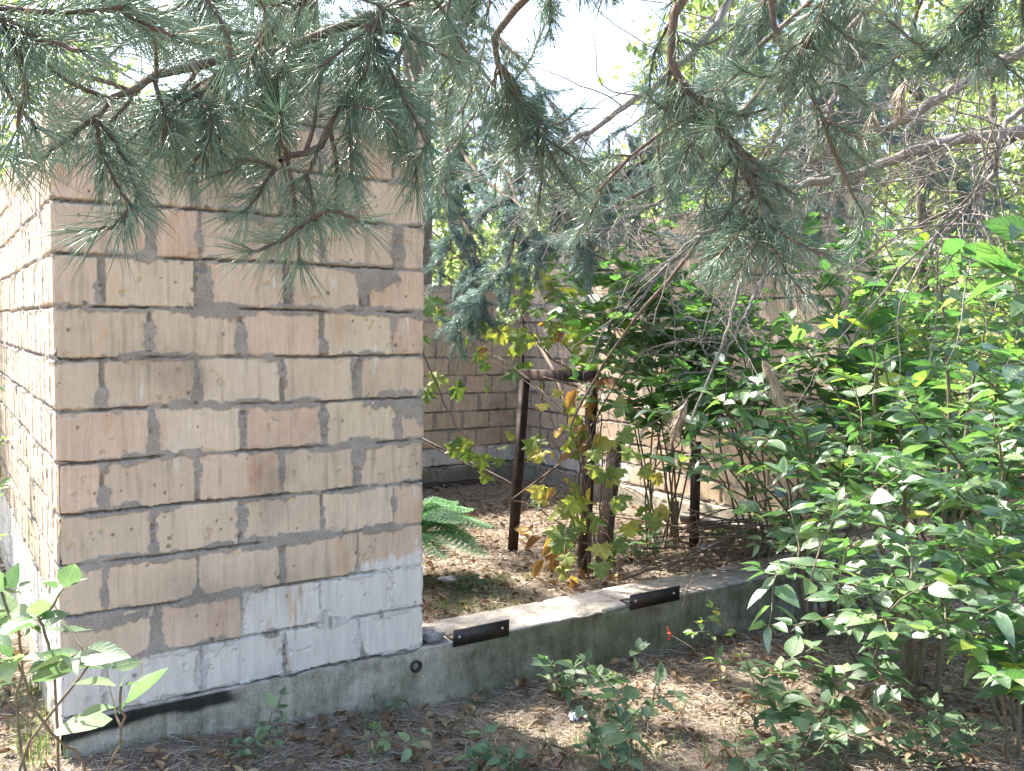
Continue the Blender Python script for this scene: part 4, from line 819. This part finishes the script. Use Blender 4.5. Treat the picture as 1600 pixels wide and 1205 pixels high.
for i, (pl, r0, r1) in enumerate(GR):
    g = G(300+i); q = MB(); pts = curve([p if isinstance(p, np.ndarray) else W(*p) for p in pl], 36, .02, i)
    tube(q, pts, np.linspace(r0, r1, len(pts)), 10, rough=.3); tq = MB()
    for k in range(48 if i < 5 else 56):
        j = int(g.integers(6, len(pts)-1)); d = nrm(g.normal(size=3)*np.array([.9, .9, .7])+np.array([-.5, 0, -.35]))
        br = branchlet(g, pts[j], d, g.uniform(.15, .6), 8, .55, -.03); tube(tq, br, np.linspace(.0035, .001, len(br)), 4)
        for _ in range(3):
            b2 = branchlet(g, br[int(g.integers(2, 8))], nrm(d+g.normal(size=3)*.7), g.uniform(.06, .25), 5, .6, -.02); tube(tq, b2, .0011, 4)
    merge(q, tq); o = q.obj('branch', M['greytwig'], pine if i < 5 else pm); o['label'] = 'dead grey bough bristling with bare twigs'
hp = np.r_[W(640, 300, 8.2)[:2], 0]; hp[2] = float(zg(hp[0], hp[1]))
ps = empty('pine_tree', hp, 'blue green conifer whose drooping sprays hang over the rear wall', 'tree')
taper_trunk(ps, hp, hp+np.array([0, 0, 9]), .16, .05, 27)
hang_spray(ps, [(640,60,7.6),(720,180,5.6),(800,290,4.6),(800,390,4.4),(760,450,4.4)], 401, 34, .26)
hang_spray(ps, [(640,160,7.2),(690,290,5.4),(740,380,4.8),(740,470,4.7),(705,520,4.7)], 402, 22, .2)
hang_spray(ps, [(640,100,7.6),(680,280,5.6),(710,360,5.2),(680,420,5.0)], 403, 16, .22)
hang_spray(ps, [(660,0,7.6),(760,120,5.6),(880,260,5.0),(930,340,4.8)], 404, 20, .26)
hang_spray(ps, [(640,-100,7.6),(700,60,5.6),(720,200,5.2),(700,280,5.2)], 405, 22, .3)
hang_spray(ps, [(640,-150,7.6),(600,0,6.6),(500,60,6.0),(350,90,6.0)], 406, 26, .35)
hang_spray(ps, [(640,-150,7.6),(500,-50,6.6),(250,20,6.0),(80,60,6.0)], 407, 26, .35)
hang_spray(ps, [(640,0,7.4),(720,230,5.2),(820,330,4.4),(850,420,4.3)], 411, 30, .22)
hang_spray(ps, [(640,40,7.4),(690,200,5.2),(700,330,4.9),(740,430,4.7),(750,510,4.6)], 412, 26, .2)
hang_spray(pm, [(1290,-40,7.0),(1200,120,5.2),(1080,260,4.4),(960,320,4.2),(900,370,4.1)], 421, 26, .26)
hang_spray(pm, [(1290,60,7.0),(1240,200,5.0),(1200,300,4.3),(1130,370,4.1)], 422, 26, .26)
hang_spray(pm, [(1290,0,7.0),(1290,160,5.4),(1280,270,4.8),(1270,350,4.6)], 423, 30, .28)
hang_spray(pm, [(1290,-60,7.0),(1400,160,5.4),(1480,260,5.0),(1520,330,4.8)], 424, 22, .3)
hang_spray(ps, [(640,-60,7.6),(760,160,5.2),(850,280,4.8),(900,340,4.6)], 426, 30, .26)
hang_spray(pm, [(1290,-80,7.0),(1140,120,5.6),(1020,240,5.2),(940,300,5.0)], 427, 30, .3)
hang_spray(pm, [(1290,-120,7.0),(1180,20,5.6),(1120,140,5.2),(1090,260,5.0)], 428, 30, .3)
hang_spray(pm, [(1290,-120,7.0),(1400,0,5.6),(1380,140,5.2),(1340,260,5.0)], 429, 26, .3)
hang_spray(ps, [(640,-80,7.6),(780,60,5.6),(860,160,5.0),(900,230,4.8)], 430, 24, .24)
hang_spray(pm, [(1290,-100,7.0),(1160,60,5.8),(1060,150,5.4),(960,210,5.2)], 431, 24, .26)
hang_spray(pm, [(1290,-60,7.0),(1300,80,5.6),(1290,180,5.2),(1240,280,5.0)], 432, 30, .26)
hang_spray(ps, [(640,-100,7.6),(740,100,5.4),(800,180,4.8),(880,260,4.6)], 425, 26, .26)
hang_spray(pm, [(1285,-100,7.2),(1180,60,5.6),(1060,200,5.2),(1000,300,5.0)], 408, 24, .3)
hang_spray(pm, [(1290,-60,7.0),(1350,60,6.0),(1430,110,5.6),(1520,60,5.4)], 409, 24, .3)
hang_spray(pm, [(1290,0,7.0),(1230,160,6.0),(1180,260,5.6),(1060,330,5.4)], 410, 18, .3, m='needle_dry', nl=.03)
for k, (pl_, lab) in enumerate([([(1075,625,3.2),(1062,650,3.2),(1056,672,3.2)], 'brown withered pine twig caught in the leaves beside the steel frame'),
        ([(1190,560,3.2),(1205,585,3.2),(1215,612,3.2)], 'tan withered pine twig caught on the shrub over the end wall'),
        ([(1365,165,2.5),(1362,195,2.5),(1358,215,2.5)], 'orange brown dead pine tuft hanging from the grey bough'),
        ([(1420,120,2.6),(1410,140,2.6),(1408,160,2.6)], 'smaller dead pine tuft above the grey bough at the upper right')]):
    nb = MB(); tb = MB(); pp = curve([W(*p) for p in pl_], 8); e_ = empty('withered_twig', pp[0], lab, 'dead twig'); g = G(950+k)
    shoot(nb, tb, pp, g, .085, 1400, .0009, spread=.45, rr=(.2, 1)); tb.obj('twig', M['twig'], e_); nb.obj('needles', M['needle_dry'], e_)
# crowns overhead (they shade the place)
def crown(root, base, z0, z1, rad, n, s, nl=.09, m='needle', lean=(0, 0)):
    g = G(s); b = MB(); nb = MB(); tube(b, [[base[0], base[1], z0-.1], [base[0], base[1], (z0+z1)/2], [base[0], base[1], z1+.1]], [.05, .045, .03], 8)
    for k in range(n):
        z = g.uniform(z0, z1); a = g.uniform(0, 2*np.pi); ln = rad*(1-.55*(z-z0)/(z1-z0))*g.uniform(.6, 1.1)
        st_ = np.array([base[0], base[1], z]); d = np.array([math.cos(a), math.sin(a), .12]); br = branchlet(g, st_, d, ln, 8, .3, -.01); tube(b, br, np.linspace(.03, .006, len(br)), 5)
        for j in range(16):
            i = int(g.integers(2, 8)); d2 = nrm(nrm(br[i]-br[i-1])*.6+g.normal(size=3)*np.array([.8, .8, .35])); b2 = branchlet(g, br[i], d2, g.uniform(.3, .8), 4, .35, -.02)
            seg = b2[np.repeat(np.arange(1, 5), 22)]+g.normal(size=(88, 3))*.03; dd = nrm(np.tile(d2, (88, 1))*.7+g.normal(size=(88, 3))*.6)
            inst(nb, OVL, seg, dd, g.normal(size=(88, 3)), nl*1.3*g.uniform(.7, 1.2, 88), g.random(88)*.8, wid=.22)
    b.obj('crown_branches', M['bark'], root); nb.obj('crown_needles', M[m], root)
crown(pine, tb0+np.array([.6, -.3, 0]), 4.4, 8.5, 2.0, 22, 501)
crown(pm, mb_, 4.6, 9.6, 3.0, 34, 502)
crown(ps, hp, 4.4, 9.0, 2.2, 27, 503)
# pines added further left so that their crowns shade the enclosure
for k, (x, y, lab) in enumerate([(-4.6, 7.6, 'slim pine added for shade beyond the side wall at the upper left'), (-2.6, 11.5, 'pine added for shade farther back behind the brick pier')]):
    bb = np.r_[x, y, float(zg(x, y))]; t_ = empty('pine_tree', bb, lab, 'tree'); taper_trunk(t_, bb, bb+np.array([0, 0, 10]), .15, .05, 37+k); crown(t_, bb, 3.6, 9.8, 2.3, (10, 32)[k], 510+k)
# ================================================================ the wood behind
def far_tree(label, x, y, h, cr_, z0, n, s, leaf=.10, rr=(0, 1), name='deciduous_tree', rt=.09, cat='tree', group='trees of the wood behind'):
    g = G(s); b0 = np.r_[x, y, float(zg(x, y))]; root = empty(name, b0, label, cat, group); q = MB(); lv = MB()
    top = b0+np.array([g.normal()*.3, g.normal()*.3, h]); tr = curve([b0-np.array([0, 0, .1]), b0+(top-b0)*.5+g.normal(size=3)*.12, top], 20, .04, s); tube(q, tr, np.linspace(rt, .015, len(tr)), 9, rough=.15)
    nb_ = 26
    for k in range(nb_):
        z = g.uniform(z0, .95); i = int(z*(len(tr)-1)); a = g.uniform(0, 2*np.pi); ln = cr_*g.uniform(.5, 1.1)*(1.1-.6*abs(z-.5))
        br = branchlet(g, tr[i], [math.cos(a), math.sin(a), .35], ln, 7, .45, -.02); tube(q, br, np.linspace(.02, .004, len(br)), 5)
        m_ = n//nb_; ii = g.integers(2, 8, m_); c = br[ii]+g.normal(size=(m_, 3))*np.array([.30, .30, .16])*cr_*.55
        nl_ = np.floor(c*4)/4; off = (vn(nl_[:, 0]*3.1+s, nl_[:, 1]*2.7+nl_[:, 2]*5.1)-.5)[:, None]*.3
        inst(lv, OVL, c+off, nrm(g.normal(size=(m_, 3))+np.array([0, 0, -.4])), uprand(g, m_, 1., .6), leaf*g.uniform(.6, 1.2, m_), g.uniform(rr[0], rr[1], m_), wid=1.25)
    q.obj('trunk', M['bark'] if rt > .08 else M['greytwig'], root); lv.obj('crown', M['leaf_far'], root)
FT = [
 ('young tree with pale backlit leaves behind the gap left of the end wall', 1.2, 10.5, 3.6, 1.5, .15, 3200),
 ('bushy tree close behind the rear wall corner', .2, 10.2, 2.9, 1.2, .1, 2600),
 ('round crowned tree behind the middle of the rear wall', -.6, 11.5, 3.0, 1.4, .1, 2600),
 ('bright leafy tree right of the grey pine trunk', 4.2, 9.0, 5.0, 1.8, .1, 4200),
 ('yellow green tree deep in the wood at the right', 6.2, 11.0, 6.5, 2.4, .1, 4600),
 ('small bright tree beyond the forked shrub', 5.2, 8.0, 3.2, 1.5, .08, 4000),
 ('airy tree at the far right edge', 7.0, 9.0, 6.0, 2.2, .1, 4200),
 ('tall tree far behind between the pines', 3.2, 16.0, 7.5, 2.4, .15, 4200),
 ('distant broad tree in the right half of the wood', 8.0, 17.0, 8.5, 3.2, .05, 5600),
 ('distant low tree under the patch of open sky', 1.0, 19.0, 4.2, 2.6, .05, 3600),
 ('distant tree behind the pier left of the open sky', -3.0, 17.0, 6.2, 2.6, .1, 4200),
 ('leafy tree beyond the side wall at the left edge', -6.6, 10.5, 5.5, 2.0, .1, 3600),
 ('distant tree behind the left pines', -8.0, 17.0, 7.5, 3.0, .05, 4200),
 ('distant tree behind the forked shrub', 5.0, 22.0, 7.0, 3.2, .05, 4600),
 ('farthest tree at the right edge of the wood', 12.5, 22.0, 10.0, 4.0, .05, 5600),
]
for i, f in enumerate(FT): far_tree(*f[:7], 600+i, rr=(.2, 1), leaf=.10+.006*f[2]*(f[2] > 12))
q = MB(); g_ = G(777); n = 26000; ang = g_.uniform(-1.25, 1.25, n); rad = g_.uniform(24, 46, n)
px_, py_ = rad*np.sin(ang), rad*np.cos(ang); hmax = 3.2+4.5*fbm(ang*5+3, ang*0+2)+2.5*sst(.12, .5, ang); zz = g_.random(n)*hmax
inst(q, OVL, np.stack([px_, py_, zz], 1), g_.normal(size=(n, 3)), uprand(g_, n, .8, .7), g_.uniform(.3, .6, n), g_.uniform(.3, 1, n), wid=1.3)
tag(q.obj('far_wood', M['leaf_far']), 'distant mass of pale leaves closing the view behind the trees', 'wood', kind='stuff')
# undergrowth behind the end wall and to the right
for i, (x, y, h, lab) in enumerate([(5.6,6.6,1.6,'waist high bush behind the forked shrub'),(6.6,7.6,2.0,'taller bush in the undergrowth at the right edge'),(4.9,7.4,1.5,'bush beside the outer corner of the end wall'),(7.6,10.5,2.2,'far bush in the right undergrowth'),(3.2,8.8,1.8,'bush behind the end wall near the grey trunk'),(4.4,5.3,1.3,'low bush in the right undergrowth near the plinth end'),(9,13,2.5,'bush deep in the right hand wood'),(-3.2,5.6,1.4,'bush beside the side wall at the left edge')]):
    far_tree(lab, x, y, h, .9, .05, 2600, 700+i, leaf=.10, rr=(.1, 1), name='bush', rt=.02, cat='bush', group='undergrowth bushes')
# ================================================================ litter
g_ = G(900)
def scatter(n, s, inside=False):
    g = G(s); x = g.uniform(-3.2, 5.0, n); y = g.uniform(1.6, 8.5, n)**1.0; y = 1.6+(y-1.6)*g.random(n)**.35
    u, v = uv_of(x, y); onb = ((v > -.02) & (v < .27) & (u > -.02) & (u < UB+.3)) | ((u > -.02) & (u < .27) & (v > 0) & (v < VL)) | ((v > VA-.05) & (v < VA+.3)) & (u > 0) & (u < UB+.3) | ((u > UB-.05) & (u < UB+.3) & (v > 0) & (v < VA))
    k = ~onb; return x[k], y[k], g
x, y, g = scatter(130000, 901); n = len(x); q = MB(); a = g.uniform(0, 2*np.pi, n)
needles(q, np.stack([x, y, zg(x, y)+.002+g.random(n)*.012], 1), np.stack([np.cos(a), np.sin(a), g.normal(size=n)*.16], 1), g.uniform(.035, .085, n), .0005+.00022*np.hypot(x, y), g.random(n), (g.random((n, 1))-.5)*.3, g)
tag(q.obj('fallen_needles', M['needle_dry']), 'carpet of fallen brown pine needles on the ground', 'needle litter', kind='stuff')
x, y, g = scatter(13000, 902); n = len(x); u_, v_ = uv_of(x, y); q = MB(); a = g.uniform(0, 2*np.pi, n); rn = g.random(n)
inst(q, OVC, np.stack([x, y, zg(x, y)+.006+g.random(n)*.012], 1), np.stack([np.cos(a), np.sin(a), g.normal(size=n)*.25], 1), uprand(g, n, .9, .4), g.uniform(.014, .052, n)**1.0, rn*.80+.2*(g.random(n) > .96))
tag(q.obj('fallen_leaves', M['dry']), 'dry curled brown and tan leaves strewn over the ground', 'leaf litter', kind='stuff')
x, y, g = scatter(6000, 903); n = len(x); q = MB()
for i in range(0, n, 2):
    a = g.uniform(0, 2*np.pi); p0 = np.array([x[i], y[i], float(zg(x[i], y[i]))+.006]); br = branchlet(g, p0, [math.cos(a), math.sin(a), .05], g.uniform(.05, .28), 4, .5, 0); br[:, 2] = zg(br[:, 0], br[:, 1])+.006+g.random()*.012; tube(q, br, g.uniform(.001, .003), 4)
tag(q.obj('fallen_twigs', M['twig']), 'thin broken twigs scattered through the needle litter', 'twigs', kind='stuff')
# litter on the plinth top
q = MB(); g = G(905); n = 900; uu = g.uniform(1.2, UB, n); vv = g.uniform(.01, .24, n)**1.0; pp = np.array([P(a_, b__, ZB+.004) for a_, b__ in zip(uu, vv)]); a = g.uniform(0, 6.3, n)
kk = g.random(n) < .12+.88*sst(2.0, 2.5, uu); pp = pp[kk]; a = a[kk]; n = len(pp)
needles(q, pp, np.stack([np.cos(a), np.sin(a), g.normal(size=n)*.06], 1), g.uniform(.03, .07, n), .0008, g.random(n), (g.random((n, 1))-.5)*.3, g)
tag(q.obj('plinth_needles', M['needle_dry']), 'brown needles lying on top of the concrete plinth', 'needle litter', kind='stuff')
def grass(label, px0, px1, py0, py1, n, s, hh=(.03, .09)):
    g = G(s); q = MB()
    for i in range(n):
        b_ = onground(g.uniform(px0, px1), g.uniform(py0, py1)); u, v = uv_of(b_[0], b_[1])
        if -.02 < v < .27 and 0 < u < UB+.3: continue
        m_ = 16; a = g.uniform(0, 6.28, m_); c = b_+np.stack([g.normal(size=m_)*.03, g.normal(size=m_)*.03, np.zeros(m_)], 1)
        inst(q, OVN, c, np.stack([np.cos(a)*.5, np.sin(a)*.5, np.ones(m_)], 1), np.stack([np.cos(a), np.sin(a), -np.ones(m_)*.5], 1), g.uniform(*hh, m_), g.random(m_), wid=.12)
    tag(q.obj('grass', M['grass']), label, 'grass', kind='stuff')
grass('short green grass behind the plinth beside the pier', 662, 830, 900, 968, 80, 910, (.015, .05))
grass('thin dry grass at the foot of the side wall', 0, 90, 1060, 1200, 26, 911, (.02, .06))
grass('sparse grass in the bottom foreground', 850, 1350, 1110, 1205, 22, 912, (.02, .07))
grass('sparse grass along the foreground centre', 650, 1000, 1090, 1200, 26, 913, (.015, .045))
